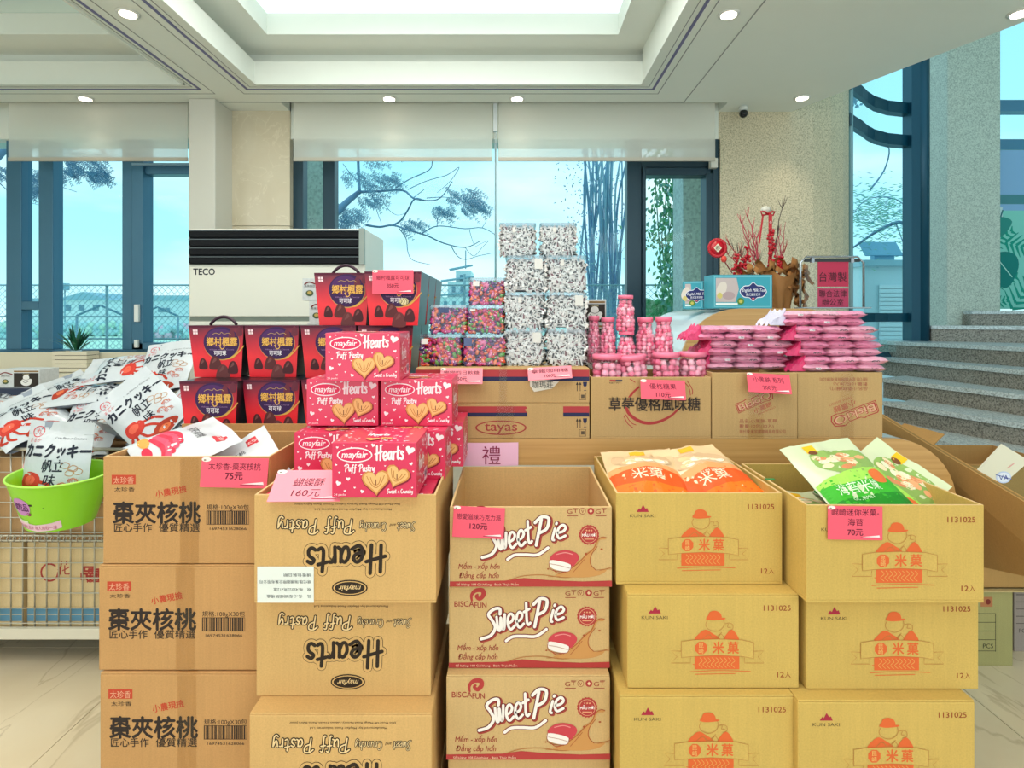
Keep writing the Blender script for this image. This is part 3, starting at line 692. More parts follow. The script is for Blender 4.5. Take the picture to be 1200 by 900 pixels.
br([(445, 230), (455, 245), (465, 252), (475, 250)], .005, .002); br([(500, 232), (520, 231), (540, 233)], .006, .003)
br([(484, 232), (492, 226), (497, 222)], .006, .004); br([(402, 192), (412, 205), (420, 212)], .004, .006); br([(398, 240), (392, 238), (380, 232)], .01, .005)
m.wbuild('trunk', t)
m = MB()
for p, n_, sp in (((540, 228), 60, 18), ((552, 240), 40, 12), ((515, 245), 28, 10), ((408, 250), 50, 14), ((392, 262), 40, 12), ((440, 210), 40, 18), ((410, 205), 18, 10), ((432, 232), 36, 14), ((480, 262), 26, 12), ((455, 206), 18, 10), ((440, 182), 20, 20), ((420, 165), 24, 20)):
    feather(m, p, n_, Yt, sp)
m.wbuild('foliage', t, stuff=True)
t = thing('hanging_branch', 'branch with dark feathery leaves hanging outside the top of the left window', 'tree', (X(20, 7), 7, -.3))
m = MB(); br([(-60, 900), (-55, 500), (-45, 300), (-30, 220), (10, 170), (50, 160), (90, 175)], .12, .015, 7); br([(0, 215), (20, 232), (45, 240)], .006, .003, 7); br([(60, 215), (90, 225)], .005, .003, 7); m.wbuild('trunk', t)
m = MB()
for p, n_, sp in (((96, 190), 90, 22), ((112, 205), 50, 12), ((40, 205), 60, 16), ((36, 222), 30, 8), ((75, 200), 30, 14), ((3, 200), 30, 10), ((60, 165), 50, 30), ((100, 170), 60, 30)): feather(m, p, n_, 7, sp, ln=.13, mt=mat('#54809A', .8))
m.wbuild('foliage', t, stuff=True)
# vine covered tree trunk
t = thing('vine_tree', 'tree trunk wrapped in bluish vines outside, left of the dark sash window', 'tree', (X(700, 6.4), 6.4, -.3))
m = MB(); Yv = 6.8
for i in range(26):
    x0 = R.gauss(706, 10); br([(x0 + R.gauss(0, 6), 520), (x0 + R.gauss(0, 4), 400), (x0, 300 + R.uniform(-20, 20)), (x0 + R.gauss(0, 6), 220), (x0 + R.gauss(0, 14), 120)], R.uniform(.010, .03), .008, Yv, mat(('#8FB8D8', '#A8CCE4', '#7FA8CC')[i % 3], .8))  # vine colours lightened to stand in for sky light missing on the near side
for i in range(12):
    s_ = R.choice([-1, -1, 1]); x0 = 700; y0 = R.uniform(170, 330); L_ = R.uniform(14, 34); br([(x0, y0+25), (x0 + s_*L_*.6, y0), (x0 + s_*L_, y0-24)], .007, .002, Yv)
m.wbuild('trunk', t)
m = MB()
for i in range(900):
    p = (R.gauss(698, 21), R.uniform(130, 400))
    if p[0] < 640 + max(0, p[1]-260)*.35: continue
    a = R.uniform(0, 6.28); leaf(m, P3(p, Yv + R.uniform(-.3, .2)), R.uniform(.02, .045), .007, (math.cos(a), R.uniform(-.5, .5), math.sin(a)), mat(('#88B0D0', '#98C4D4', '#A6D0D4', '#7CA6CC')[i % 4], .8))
m.wbuild('foliage', t, stuff=True)
t = thing('leafy_creeper', 'green leafy creeper behind the glass of the dark sash window', 'creeper', (X(780, 5.6), 5.6, -.3))
m = MB()
for i in range(12): x0 = R.uniform(770, 800); br([(x0, 520), (x0+R.gauss(0, 6), 380), (x0+R.gauss(0, 8), 280), (x0+R.gauss(0, 8), 180)], .01, .004, 5.6, mat('#5E8C7C', .8))
m.wbuild('stem', t)
m = MB()
for i in range(1500):
    p = (min(806, 806 - abs(R.gauss(0, 24))), R.uniform(170, 400))
    if p[1] > 290 and p[0] < 768 + (p[1]-290)*.1 and R.random() < .8: continue
    a = R.uniform(-2.6, -.5); leaf(m, P3(p, 5.55 + R.uniform(-.3, .3)), R.uniform(.04, .075), .014, (math.cos(a), R.uniform(-.6, .6), math.sin(a)), (LEAFG, LEAFG2, LEAFL, mat('#7DB8B0', .7))[i % 4])
for i in range(300): m.ball(P3((R.uniform(748, 800), R.uniform(352, 400)), 5.75), .035, LEAFL if i % 2 else LEAFG, n=3, k=5)
m.wbuild('foliage', t, stuff=True)
for (a, b, Y_, lb) in ((800, 829, 4.9, 'pale granite pier outside the dark sash window'), (353, 379, 4.9, 'narrow pale granite pier outside behind the air conditioner')):
    t = thing('granite_pier', lb, 'pillar', (X((a+b)/2, Y_), Y_, -.3)); w_ = (X(b, Y_) - X(a, Y_))/2
    m = MB(); m.box(-w_, w_, 0, .3, .12, 3.6, granite('granite_pier', '#C4CCC8', '#D0D6D0', '#98A4A4', 60)); m.build('shaft', t, bevel=.01)
    m = MB(); m.box(-w_ - .04, w_ + .04, -.04, .34, 0, .12, GRAN_P); m.build('foot', t)
# beyond the curved glazing
t = thing('gate_pillar', 'white brick gate pillar outside the curved glazing', 'pillar', (X(1040, 9.0), 9.0, -.3)); w_ = X(1068, 9) - X(1040, 9)
m = MB(); m.box(-w_, w_, 0, .6, 0, Z(312, 9)+.3, mat('#D4E8EE', .8)); m.build('core', t)
m = MB(); m.box(-.12, .5, -.03, 0, 0, .058, mat('#E6F4F8', .8)); bm_ = m.mesh('brick')
for r_ in range(26):
    for c_ in range(2):
        m_ = obj('brick', bm_, t, loc=(-.02 - .0 + c_*0 , -.005 - R.uniform(0, .012), .5 + r_*.066)) if c_ == 0 else None
m = MB(); m.box(-w_ - .05, w_ + .05, -.08, .68, Z(312, 9)+.3, Z(305, 9)+.3, mat('#A5C8D4', .8)); m.build('cap', t)
t = thing('solar_lamp', 'tilted solar lamp panel on top of the white gate pillar', 'lamp', (X(1034, 9.2), 9.2, Z(305, 9)-.0))
m = MB(); m.box(-.16, .16, -.05, .05, 0, .10, mat('#7DB2CC', .5)); m.build('base', t)
m = MB(); m.box(-.30, .30, -.15, .15, -.01, .01, mat('#6FA3BC', .3), M=Matrix.Translation((-.03, 0, .2)) @ Matrix.Rotation(.9, 4, 'X')); m.build('panel', t, bevel=.003)
t = thing('garden_tree', 'light green feathery tree outside the curved glazing', 'tree', (X(1030, 8), 8, -.3))
m = MB(); br([(1100, 520), (1096, 400), (1085, 300), (1060, 262), (1030, 270), (1000, 290), (985, 296)], .05, .006, 8); br([(1085, 300), (1060, 240), (1020, 232), (1000, 250)], .012, .004, 8)
br([(1020, 222), (1036, 200), (1042, 175), (1030, 165)], .014, .006, 8); br([(1050, 262), (1055, 275), (1060, 290)], .01, .004, 8); m.wbuild('trunk', t)
m = MB()
for i in range(900):
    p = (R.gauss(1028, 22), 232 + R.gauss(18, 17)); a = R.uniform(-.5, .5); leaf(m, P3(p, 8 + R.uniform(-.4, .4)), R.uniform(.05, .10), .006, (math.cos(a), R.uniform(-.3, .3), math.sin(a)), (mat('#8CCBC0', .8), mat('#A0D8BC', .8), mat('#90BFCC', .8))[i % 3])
for i in range(60): p = (R.uniform(994, 1008), R.uniform(106, 124)); leaf(m, P3(p, 8), .06, .02, (R.uniform(-1, 1), 0, R.uniform(-1, 1)), LEAFB)
m.wbuild('foliage', t, stuff=True)
t = thing('yard_wall', 'pale low wall outside behind the gate pillar', 'wall', (X(1010, 11), 11, -.3))
m = MB(); m.box(-3, 8, 0, .3, 0, 1.7, mat('#DCF0F8', .8)); m.build('wall', t)

# ================================================================ furniture
OAK = wood('oak_edge', '#B98A4E', '#CFA265', (1.2, 1.2, 70))
LAM = mat('#DCE6EA', .22)
def waterfall(t, W, D, H, th, Ro):
    """counter: white laminate shell with round corners and a wooden front edge; local x 0..W, y 0..D"""
    n_ = 10
    out = [(0, 0)] + [(Ro - Ro*math.cos(PI/2*i/n_), H - Ro + Ro*math.sin(PI/2*i/n_)) for i in range(n_+1)] + [(W - Ro + Ro*math.sin(PI/2*i/n_), H - Ro + Ro*math.cos(PI/2*i/n_)) for i in range(n_+1)] + [(W, 0)]
    ri = Ro - th
    inn = [(th, 0)] + [(Ro - ri*math.cos(PI/2*i/n_), H - Ro + ri*math.sin(PI/2*i/n_)) for i in range(n_+1)] + [(W - Ro + ri*math.sin(PI/2*i/n_), H - Ro + ri*math.cos(PI/2*i/n_)) for i in range(n_+1)] + [(W - th, 0)]
    k = len(out)
    def shell(y0, y1, mt, nm):
        m = MB(); vs = [(x, y0, z) for x, z in out] + [(x, y0, z) for x, z in inn] + [(x, y1, z) for x, z in out] + [(x, y1, z) for x, z in inn]; fs = []
        for i in range(k-1):
            fs += [(i, k+i, k+i+1, i+1), (2*k+i, 2*k+i+1, 3*k+i+1, 3*k+i), (i, i+1, 2*k+i+1, 2*k+i), (k+i+1, k+i, 3*k+i, 3*k+i+1)]
        fs += [(0, 2*k, 3*k, k), (k-1, 2*k-1, 4*k-1, 3*k-1)]
        m.add(vs, fs, mt); return m.build(nm, t)
    shell(.022, D, LAM, 'laminate_shell'); shell(0, .022, OAK, 'wooden_edge')
CT = 1.022
t = thing('display_counter', 'white laminate counter with wooden edge carrying the cartons in the middle', 'counter', (-1.19, 1.80, 0))
waterfall(t, 2.575, .62, CT, .082, .20)
BT = Z(361.5, 2.9)
t = thing('back_counter', 'round cornered counter with wooden edge behind the pink packs carrying the red flower pot', 'counter', (.845, 2.9, 0))
waterfall(t, .91, 1.0, BT, .105, .30)

# ================================================================ cartons
KA = kraft('kraft_brown', '#C3935E'); KB = kraft('kraft_tan', '#D3A86C'); KC = kraft('kraft_pale', '#CCA873'); KD = kraft('kraft_yellow', '#CDAA5C'); KE = kraft('kraft_grey', '#BE9A68')
KIN = kraft('kraft_inside', '#B99A6A'); CUT = mat('#DDBB85', .8)
TAPE = clear('clear_tape', (.965, .93, .86), .03, .25)
def carton(name, label, cat_group, loc, W, D, H, mt, art=None, open_=False, tape=None, rot=0, th=.006, tape_top=True, flapgap=True):
    t = thing(name, label, 'carton', loc, rot, cat_group)
    w_ = W/2
    if open_:
        m = MB(); m.box(-w_, w_, 0, D, 0, th, mt)
        m.box(-w_, w_, 0, th, th, H, mt); m.box(-w_, w_, D-th, D, th, H, mt); m.box(-w_, -w_+th, th, D-th, th, H, mt); m.box(w_-th, w_, th, D-th, th, H, mt)
        m.build('carton_body', t, bevel=.0012)
        m = MB(); q = .0008; m.box(-w_+q, w_-q, q, th-q, H, H+.0006, CUT); m.box(-w_+q, w_-q, D-th+q, D-q, H, H+.0006, CUT); m.box(-w_+q, -w_+th-q, th, D-th, H, H+.0006, CUT); m.box(w_-th+q, w_-q, th, D-th, H, H+.0006, CUT)
        m.build('cut_edge', t)
    else:
        m = MB(); m.box(-w_, w_, 0, D, 0, H-.004, mt); m.build('carton_body', t, bevel=.003)
        for y0, y1 in ((0.001, D/2-.001), (D/2+.001, D-.001)):
            m = MB(); m.box(-w_+.001, w_-.001, y0, y1, H-.004, H, mt); m.build('top_flap', t, bevel=.0015)
    if tape:
        m = MB(); a, b, zt_ = tape
        m.add([(a, -.0012, zt_), (b, -.0012, zt_), (b, -.0012, H-.002), (a, -.0012, H-.002)], [(0, 1, 2, 3)], TAPE)
        if not open_ and tape_top: m.add([(a, -.0012, H+.0008), (b, -.0012, H+.0008), (b, D, H+.0008), (a, D, H+.0008)], [(0, 1, 2, 3)], TAPE)
        m.build('tape', t)
    if art: obj('printed_front', art, t, loc=(-w_, 0, 0))
    return t
PINK = mat('#F2566E', .5); PINKL = mat('#FF8F9E', .45)
def price_card(parent, loc, w_, h_, lines, rot=(0, 0, 0), col=PINK, label=None, cat='label'):
    """card hanging over a carton edge; local origin at its top left, facing -y"""
    m = MB(); m.box(0, w_, -.0012, 0, -h_, 0, col)
    o = m.build('price_card', parent, loc=loc, rot=rot, bevel=.0004)
    if label: o['label'] = label
    A = Art(0, 0, w_/100)
    hh = h_/w_*100
    for st, y, h, kw in lines: A.text(st, 50, y, h, '#6A1830', 1, 'C', **kw)
    A.ell(7, 3, 7, 3.5, '#F4E8E0', 1, 12); A.ell(5, 4, 2, 1.2, '#8A7A70', 2, 8)
    A.poly([(62, hh-5.5), (94, hh-9), (95, hh-5)], '#FFE3E6', 1); A.rect(60, hh-5, 94, hh-4, '#A02848', 2)
    obj('lettering', A.mesh('price'), o, loc=(0, -.0012, 0)); return o

# ---- A: brown cartons of candied walnuts
k = 1.46/F; A = Art(121, 662, k); BK = '#2E2320'; RD = '#C4452C'
A.rect(131, 558, 159, 569, RD, 1); A.text('太珍香', 133, 567.5, 9, '#DDA888', 2, fit=24, bold=-.01)
A.text('太珍香', 134, 577, 5.6, BK, 1, fit=24); A.text('小農現撿', 183, 584.5, 9.5, RD, 1, rot=-.19, fit=37, bold=.02)
A.text('棗夾核桃', 132.5, 612.5, 27, BK, 1, fit=102, bold=.035); A.text('匠心手作', 134, 624, 11, BK, 1, fit=44, bold=.012); A.text('優質精選', 186, 624, 11, BK, 1, fit=48, bold=.012)
A.text('規格:100gX30包', 242, 598.5, 7, BK, 1, fit=50)
rr = random.Random(3); x = 242.5
while x < 291: w_ = rr.choice([.5, .8, 1.2, 1.6]); A.rect(x, 600, x+w_, 616, BK, 1); x += w_ + rr.choice([.5, .8, 1.1])
for q in ((242, 600, 292, 600.5), (242, 615.6, 292, 616.1), (242, 600, 242.4, 616), (291.6, 600, 292, 616)): A.rect(*q, BK, 2)
A.text('16974531628066', 246, 622.5, 4.4, BK, 1, fit=43)
aA = A.mesh('walnut_print')
wA = 195*k; xA = -1.033 + wA/2; cA = []
for i, (zb_, h_, x0, y0, lb) in enumerate(((.778, .270, 0, 1.46, 'open brown carton of white walnut packs, topmost of the left stack'), (.511, .265, -.008, 1.455, 'closed brown carton with barcode, second from the top of the left stack'), (.244, .265, .0, 1.448, 'closed brown carton with barcode, third from the top of the left stack'))):
    cA.append(carton('walnut_carton', lb, 'brown walnut cartons', (xA + x0, y0, zb_), wA, .33, h_, KA, aA, i == 0, tape=(xA*0 - wA/2 + 90*k, -wA/2 + 112*k, 0)))
carton('walnut_carton', 'hidden lowest brown carton of the left stack standing on the floor', 'brown walnut cartons', (xA, 1.455, 0), wA, .33, .243, KA, None)
price_card(cA[0], (-wA/2 + (238-121)*k, -.004, .270 + .0), 78*k, 34*k, [('太珍香-棗夾核桃', 17, 12, dict(fit=78)), ('75元', 31, 13, dict(fit=26, bold=.02))], rot=(-.12, .02, 0), label='pink price card reading 75元')
# flap folded up behind the rim
m = MB(); m.box(-wA/2+.01, wA/2-.01, .324, .330, 0, .03, KA); m.build('back_flap', cA[0], loc=(0, .006, .262))

# ---- B: upside down puff pastry cartons
k = 1.335/F; A = Art(298, 707, k); DK = '#2A1E16'
LO = lambda q: [(q*1.9, DK, 1), (q*1.35, KB, 2), (q*.75, DK, 3)]
A.brush('Hearts', 361, 648, 31, [(11.8, DK, 1), (10.6, KB, 2), (4.4, DK, 3)], rot=-.04, fit=88)
A.brush('Puff', 395, 677, 15, [(4.0, DK, 1), (1.7, '#E8C894', 2)], gap=.1, fit=33); A.brush('Pastry', 437, 677, 15, [(4.0, DK, 1), (1.7, '#E8C894', 2)], gap=.13, fit=46)
A.brush('Sweet', 323, 674, 9.5, [(2.2, DK, 1), (.8, '#E8C894', 2)], fit=20); A.text('and', 345, 673, 5, DK, 1, shear=.3); A.brush('Crunchy', 356, 674, 9.5, [(2.2, DK, 1), (.8, '#E8C894', 2)], fit=31)
A.ell(399, 598, 21, 9.4, DK, 1); A.ell(399, 598, 19.4, 8, KB, 2); A.ell(399, 598, 17.6, 7, DK, 3); A.text('mayfair', 399, 600.5, 8.5, '#E3C08A', 4, 'C', shear=.25, bold=.015, fit=26)
A.text('Manufactured by: Mayfair Food Industries Ltd', 350, 691, 3.4, DK, 1, fit=90); A.text('Don Muad Off Menga Road Factory, Labuan Transit, Rama Bahru Johor', 340, 697, 3.2, DK, 1, fit=124)
A.flip(213*k, 127*k); aB = A.mesh('puff_pastry_print')
wB = 213*k; cB = []
for i, (zb_, h_, x0, y0, lb) in enumerate(((.740, .250, 298, 1.335, 'open tan carton under the pink biscuit boxes, white label on its corner'), (.490, .250, 300, 1.387, 'closed tan carton with upside down script, second below the pink biscuit boxes'), (.240, .250, 292, 1.328, 'closed tan carton with upside down script, third below the pink biscuit boxes'))):
    cB.append(carton('pastry_carton', lb, 'tan puff pastry cartons', (X(x0, y0) + wB/2, y0, zb_), wB, .39, h_, KB, aB, i == 0))
carton('pastry_carton', 'hidden lowest tan carton of the puff pastry stack standing on the floor', 'tan puff pastry cartons', (X(296, 1.335) + wB/2, 1.34, 0), wB, .39, .24, KB)
o = MB().box(0, 66*k, -.0014, 0, 0, 42*k, mat('#E6E8E2', .5)).build('paper_label', cB[0], loc=(-wB/2 + 4*k, -.0008, 1*k), label='white paper label with upside down text')
A = Art(0, 42, k)
for y, s_, f_ in ((9, '品　名:心型蝴蝶酥禮盒', 52), (17, '規　格:450公克x12盒', 44), (26, '總代理:瑞穗國際企業有限公司', 60), (34, '請看包裝日期', 32)): A.text(s_, 3, y, 4.2, '#55585A', 1, fit=f_)
obj('lettering', A.flip(66*k, 42*k).mesh('label_text'), o, loc=(0, -.0014, 0))
pc = price_card(cB[0], (-wB/2 + 18*k, .05, .293), 84*k, .088, [('蝴蝶酥', 27, 15, dict(fit=44, shear=.1)), ('160元', 44, 14, dict(fit=40, shear=.1))], rot=(-.92, 0, .02), col=PINKL, label='lighter pink price card reading 160元 lying over the rim')

# ---- C: chocolate pie cartons
WC = .393; k = WC/188; A = Art(526, 789, k); MR = '#9C3A30'; RR = '#B23A38'; WT = '#F2E6E0'
A.text('BISCA', 532.5, 717, 9, MR, 1, fit=23, bold=.02); A.text('FUN', 556, 718.5, 9, MR, 1, fit=14, bold=.02)
A.stroke([(553, 711), (552.5, 704), (557, 698.5), (565, 698), (566.5, 703), (562, 708), (558, 705), (560.5, 702.5)], 4.4, RR, 1, taper=lambda q: .45 + .8*math.sin(q*PI))
def sp(layers, dx=0, dy=0):
    L3 = [(a*.86, b, c) for a, b, c in layers]; A.brush('S', 567+dx, 751+dy, 31, layers, sx=.8, slant=.12); A.brush('weet', 583+dx, 746+dy, 29, L3, rot=-.2, slant=.15, gap=.11, fit=40); A.brush('P', 624+dx, 739+dy, 30, layers, sx=.66, slant=.12); A.brush('i', 643.5+dx, 735+dy, 24, L3, sx=.8, slant=.2); A.brush('e', 649+dx, 732+dy, 25, L3, sx=.8, slant=.15)
sp([(7.2, '#A03A34', 1)], 1.2, 1.0); sp([(5.6, '#6A2220', 2)]); sp([(3.6, WT, 3)])
A.stroke([(593, 757), (601, 752), (614, 751.5), (628, 751.5), (640, 743.5)], 5.4, '#7E2826', 1); A.stroke([(593, 757), (601, 752), (614, 751.5), (628, 751.5), (640, 743.5)], 3.4, WT, 2)
A.stroke([(578.5, 763.4), (580.3, 762.8), (580.8, 761.2)], .9, MR, 2); A.stroke([(578, 773.9), (579.8, 773.3), (580.3, 771.7)], .9, MR, 2)
A.text('Mềm - xốp hon', 536, 768, 8.6, MR, 1, shear=.2, fit=48, rot=-.0, bold=.01); A.text('Đẳng cấp hon', 537, 778.5, 8.6, MR, 1, shear=.2, fit=46, bold=.01)
A.poly([(526, 782.5), (590, 781.5), (612, 778.5), (640, 781), (680, 782.5), (714, 781.5), (714, 788.5), (526, 788.5)], RR, 1)
A.text('Số lượng: 108 Gói/thùng - Bánh Thực Phẩm', 534, 787.2, 3.6, '#E8C8A8', 2, fit=72)
A.stroke([(595, 781), (612, 776), (635, 775), (660, 778), (685, 774), (714, 766)], .9, '#B3703C', 2); A.stroke([(640, 777), (665, 776), (690, 770), (714, 768)], .6, '#B3703C', 2)
A.poly(smooth([(648, 776), (660, 771), (672, 762), (680, 755), (684, 750), (692, 744), (696, 736), (701, 731), (708, 731.5), (706, 734), (700, 734.5), (696, 742), (690, 752), (690, 762), (696, 770), (708, 769), (700, 775), (680, 778)], 3, True), '#C98F52', 2)
A.stroke([(660, 772), (674, 762), (684, 752), (693, 744), (697, 735), (703, 731), (708, 732)], .8, '#A8502C', 3); A.stroke([(697, 742), (690, 752), (689, 762), (695, 769)], .8, '#A8502C', 3); A.stroke([(668, 773), (676, 764), (682, 757)], .6, '#A8502C', 3)
A.ell(702, 745, 1.6, 1, '#A8502C', 3, 8); A.ell(640, 768, 1.2, .8, '#A8502C', 3, 8); A.ell(684, 750.5, 1.6, 1.2, '#A8502C', 3, 8)
A.poly(smooth([(642, 757), (648, 749), (660, 746), (672, 749), (676, 755), (672, 762), (667, 765), (655, 760)], 3, True), '#C8404A', 4); A.stroke([(650, 751), (660, 749), (668, 751)], 1.1, '#E08A88', 5)
A.poly(smooth([(642, 758), (654, 759), (666, 763), (665, 770), (654, 770), (643, 766)], 3, True), WT, 5); A.stroke([(643, 762), (654, 764), (665, 767)], .7, '#B98A78', 6); A.stroke([(646, 769), (652, 773), (660, 771)], .9, '#B3502C', 6); A.stroke([(642, 757.5), (642, 767), (650, 770.5), (664, 770.5), (667, 763)], .6, MR, 6)
A.poly([(687.5 + (11 + (i % 2)*.9)*math.cos(2*PI*i/40), 728.5 + (11 + (i % 2)*.9)*math.sin(2*PI*i/40)) for i in range(40)], RR, 1); A.ell(687.5, 728.5, 9.4, 9.4, '#E0B488', 2); A.ell(687.5, 728.5, 8.9, 8.9, RR, 3)
A.text('MẪU MỚI', 687.5, 730.5, 4.6, WT, 4, 'C', bold=.03, fit=16); A.text('★★★', 687.5, 724.5, 3, '#E8B488', 4, 'C'); A.rect(682, 733, 693, 733.8, '#E8B488', 4)
for x0 in (662, 695): A.text('G', x0, 704, 7, MR, 1, fit=6); A.text('T', x0+7.2, 703, 6, MR, 1, fit=5); A.rect(x0+7, 697.6, x0+13, 698.4, MR, 2); A.rect(x0, 706, x0+12.5, 706.8, MR, 1)
A.ell(680, 701, 3.8, 3.8, MR, 1, 16); A.ell(680, 701, 3.2, 3.2, KC, 2, 16); A.text('V', 680, 703.3, 5.5, MR, 3, 'C'); A.ell(689.5, 701, 3.9, 3.9, RR, 1, 16); A.poly([(689.5, 698.8), (691.5, 701), (689.5, 703.2), (687.5, 701)], '#E6C49A', 2)
aC = A.mesh('pie_print'); cC = []
for i, (zb_, h_, x0, y0, lb) in enumerate(((.747, .193, 527, 1.40, 'open empty pale carton with white and red pie lettering and a pink price card'), (.543, .203, 526, 1.412, 'closed pale carton with white pie lettering, second from the top in the pie stack'), (.339, .203, 523, 1.385, 'closed pale carton with white pie lettering, third from the top in the pie stack'))):
    cC.append(carton('pie_carton', lb, 'pale pie cartons', (X(x0, y0) + WC/2, y0, zb_), WC, .38, h_, KC, aC, i == 0))
for z0, h_, lb in ((.136, .202, 'hidden fourth pale carton of the pie stack below the picture edge'), (0, .135, 'hidden lowest pale carton of the pie stack on the floor')): carton('pie_carton', lb, 'pale pie cartons', (X(525, 1.40) + WC/2, 1.40, z0), WC, .38, h_, KC)
k2 = 1.40/F
price_card(cC[0], (-WC/2 + 5*k2, -.003, .198), 60*k2, 36*k2, [('戀愛滋味巧克力派', 24, 12, dict(fit=86)), ('120元', 42, 14, dict(fit=34, bold=.02))], rot=(-.03, .05, 0), label='pink price card reading 120元')

# ---- D and E: yellow rice cracker cartons
WD = .4025; k = WD/204; A = Art(722, 689, k); OR = '#DE6430'; ORL = '#B9783A'; BR = '#96401F'
A.poly([(747, 600), (750, 595.5), (752, 597), (755, 591), (758, 596), (760, 595), (762, 600)], '#A8263C', 1); A.text('KUN SAKI', 739, 606.5, 5.4, '#5A4A2A', 1, fit=31)
A.text('1131025', 884, 596.5, 9, BR, 1, fit=32, bold=.01); A.text('12', 900, 675.5, 9, BR, 1, fit=8, bold=.01); A.text('入', 909, 675.5, 8, BR, 1, fit=7)
# emblem: farmer with a hat over a ribbon banner
def blob(p, c, z): A.poly(smooth(p, 3, True), c, z)
blob([(803, 632), (807, 624), (815, 619), (824, 624), (830, 628), (832, 633)], OR, 2); blob([(836, 633), (840, 624), (846, 619), (852, 625), (854, 633)], OR, 2)
blob([(816, 606), (818, 602), (820, 598), (826, 596.5), (832, 599), (834, 605), (828, 606)], OR, 3); blob([(815, 606), (826, 605), (838, 605), (836, 607), (822, 608)], OR, 3)
for p in ([(817, 608), (815, 613), (818, 618), (826, 621), (834, 618), (837, 612), (836, 607)], [(810, 632), (818, 625), (826, 629), (833, 624), (838, 630)], [(838, 612), (843, 611), (847, 613), (847, 618), (842, 620)], [(820, 624), (826, 632), (834, 622)], [(842, 612), (841, 616), (845, 616)]): A.stroke(p, .55, ORL, 4)

BN = [(786, 633), (800, 631), (829, 630), (858, 631), (872, 634)]
A.poly([(802, 648), (855, 648), (855, 666), (802, 666)], OR, 2)
for p in ([(797, 669), (830, 667.5), (868, 668.5)], [(800, 660), (812, 663)], [(803, 672), (850, 671)]): A.stroke(p, .8, OR, 2)
for i in range(9): x0 = 808 + i*4.8; A.stroke([(x0, 652), (x0 + 3, 656), (x0 - 1, 660), (x0+3, 664)], .6, '#DDA85A', 3)
A.poly(BN + [(872, 653), (858, 650.5), (829, 649), (800, 650.5), (786, 652)], KD, 4)
A.stroke(BN + [(872, 653), (858, 650.5), (829, 649), (800, 650.5), (786, 652)], .55, ORL, 5, sm=False, closed=True)
for s_ in (-1, 1):
    f = lambda x: 829 + s_*(x - 829)
    A.stroke([(f(872), 644.5), (f(884), 644), (f(877), 651), (f(884), 658.5), (f(861), 658.5), (f(861), 652)], .55, ORL, 3, sm=False)
A.ell(809.5, 640.5, 7.6, 7.9, OR, 6, 8, rot=.39); A.text('昆', 809.5, 639.6, 6.4, '#E8BE6E', 7, 'C'); A.text('崎', 809.5, 646.4, 6.4, '#E8BE6E', 7, 'C')
A.text('米', 830, 646, 15.5, OR, 5, 'C', bold=.03, fit=13.5); A.text('菓', 847.5, 646, 15.5, OR, 5, 'C', bold=.025, fit=13.5)
aD = A.mesh('rice_cracker_print'); cD = []
HD = .222
for i, (zb_, x0, y0, st_, lb) in enumerate(((.753, 722, 1.40, 'D', 'open yellow carton holding the orange snack bags'), (.531, 735, 1.353, 'D', 'closed yellow rice cracker carton below the orange bags, second from the top'), (.309, 726, 1.330, 'D', 'closed yellow rice cracker carton below the orange bags, third from the top'),
        (.753, 945, 1.31, 'E', 'open yellow carton holding the green snack bags, with pink price card'), (.531, 945, 1.349, 'E', 'closed yellow rice cracker carton below the green bags, second from the top'), (.309, 935, 1.312, 'E', 'closed yellow rice cracker carton below the green bags, third from the top'))):
    cD.append(carton('cracker_carton', lb, 'yellow rice cracker cartons', (X(x0, y0) + WD/2, y0, zb_), WD, .375, HD - .001, KD, aD, i in (0, 3)))
for x0, y0, nm in ((727, 1.34, 'under the orange bags'), (938, 1.325, 'under the green bags')):
    carton('cracker_carton', 'hidden fourth yellow carton %s below the picture edge' % nm, 'yellow rice cracker cartons', (X(x0, y0) + WD/2, y0, .087), WD, .375, HD-.001, KD)
    carton('flat_carton', 'hidden flat yellow carton on the floor %s' % nm, 'flat base cartons', (X(x0, y0) + WD/2, y0, 0), WD, .375, .086, KD)
k2 = 1.31/F
price_card(cD[3], (-WD/2 + 24*k2, -.003, HD - .001), 64*k2, 39*k2, [('崐崎迷你米菓-', 16, 14, dict(fit=86)), ('海苔', 34, 14, dict(fit=28)), ('70元', 52, 14, dict(fit=28, bold=.02))], rot=(-.02, .015, 0), label='pink price card reading 70元')
m = MB(); m.box(-.003, .02, 0, .012, 0, .002, mat('#2F8A4A', .4)); m.build('green_tape', cD[3], loc=(-WD/2 + .001, .20, HD - .0005))

# ---- cartons on the counter
KT = 1.80/F
def stripes(A, segs, y0, y1):
    for a, b in segs: ym = y0 + (y1-y0)*.62; A.poly([(a, y0), (b-2, y0), (b, y0+2), (b-3, y0+4), (b, ym+1), (b, ym), (a, ym)] if b < 680 else [(a, y0), (b, y0), (b, ym), (a, ym)], '#B03A3E', 1); A.rect(a, ym, b, y1, '#26264E', 1)
def fragile(A, x, y):
    A.rect(x+3.5, y+2, x+4.3, y+11, BK, 1); A.poly([(x+2.4, y+3.5), (x+3.9, y), (x+5.4, y+3.5)], BK, 1); A.rect(x, y+2, x+.8, y+11, BK, 1); A.poly([(x-1.2, y+3.5), (x+.4, y), (x+2, y+3.5)], BK, 1)
    A.poly([(x+7, y), (x+12, y), (x+11.5, y+4.5), (x+9.9, y+6), (x+9.9, y+9.5), (x+11.5, y+10.5), (x+7.6, y+10.5), (x+9.2, y+9.5), (x+9.2, y+6), (x+7.5, y+4.5)], '#22264A', 1)
    A.stroke([(x+3, y+13), (x+10.5, y+13), (x+10.5, y+21), (x+3, y+21)], .6, BK, 1, sm=False, closed=True); A.rect(x+5, y+15, x+9, y+19, '#5A4A3A', 1)
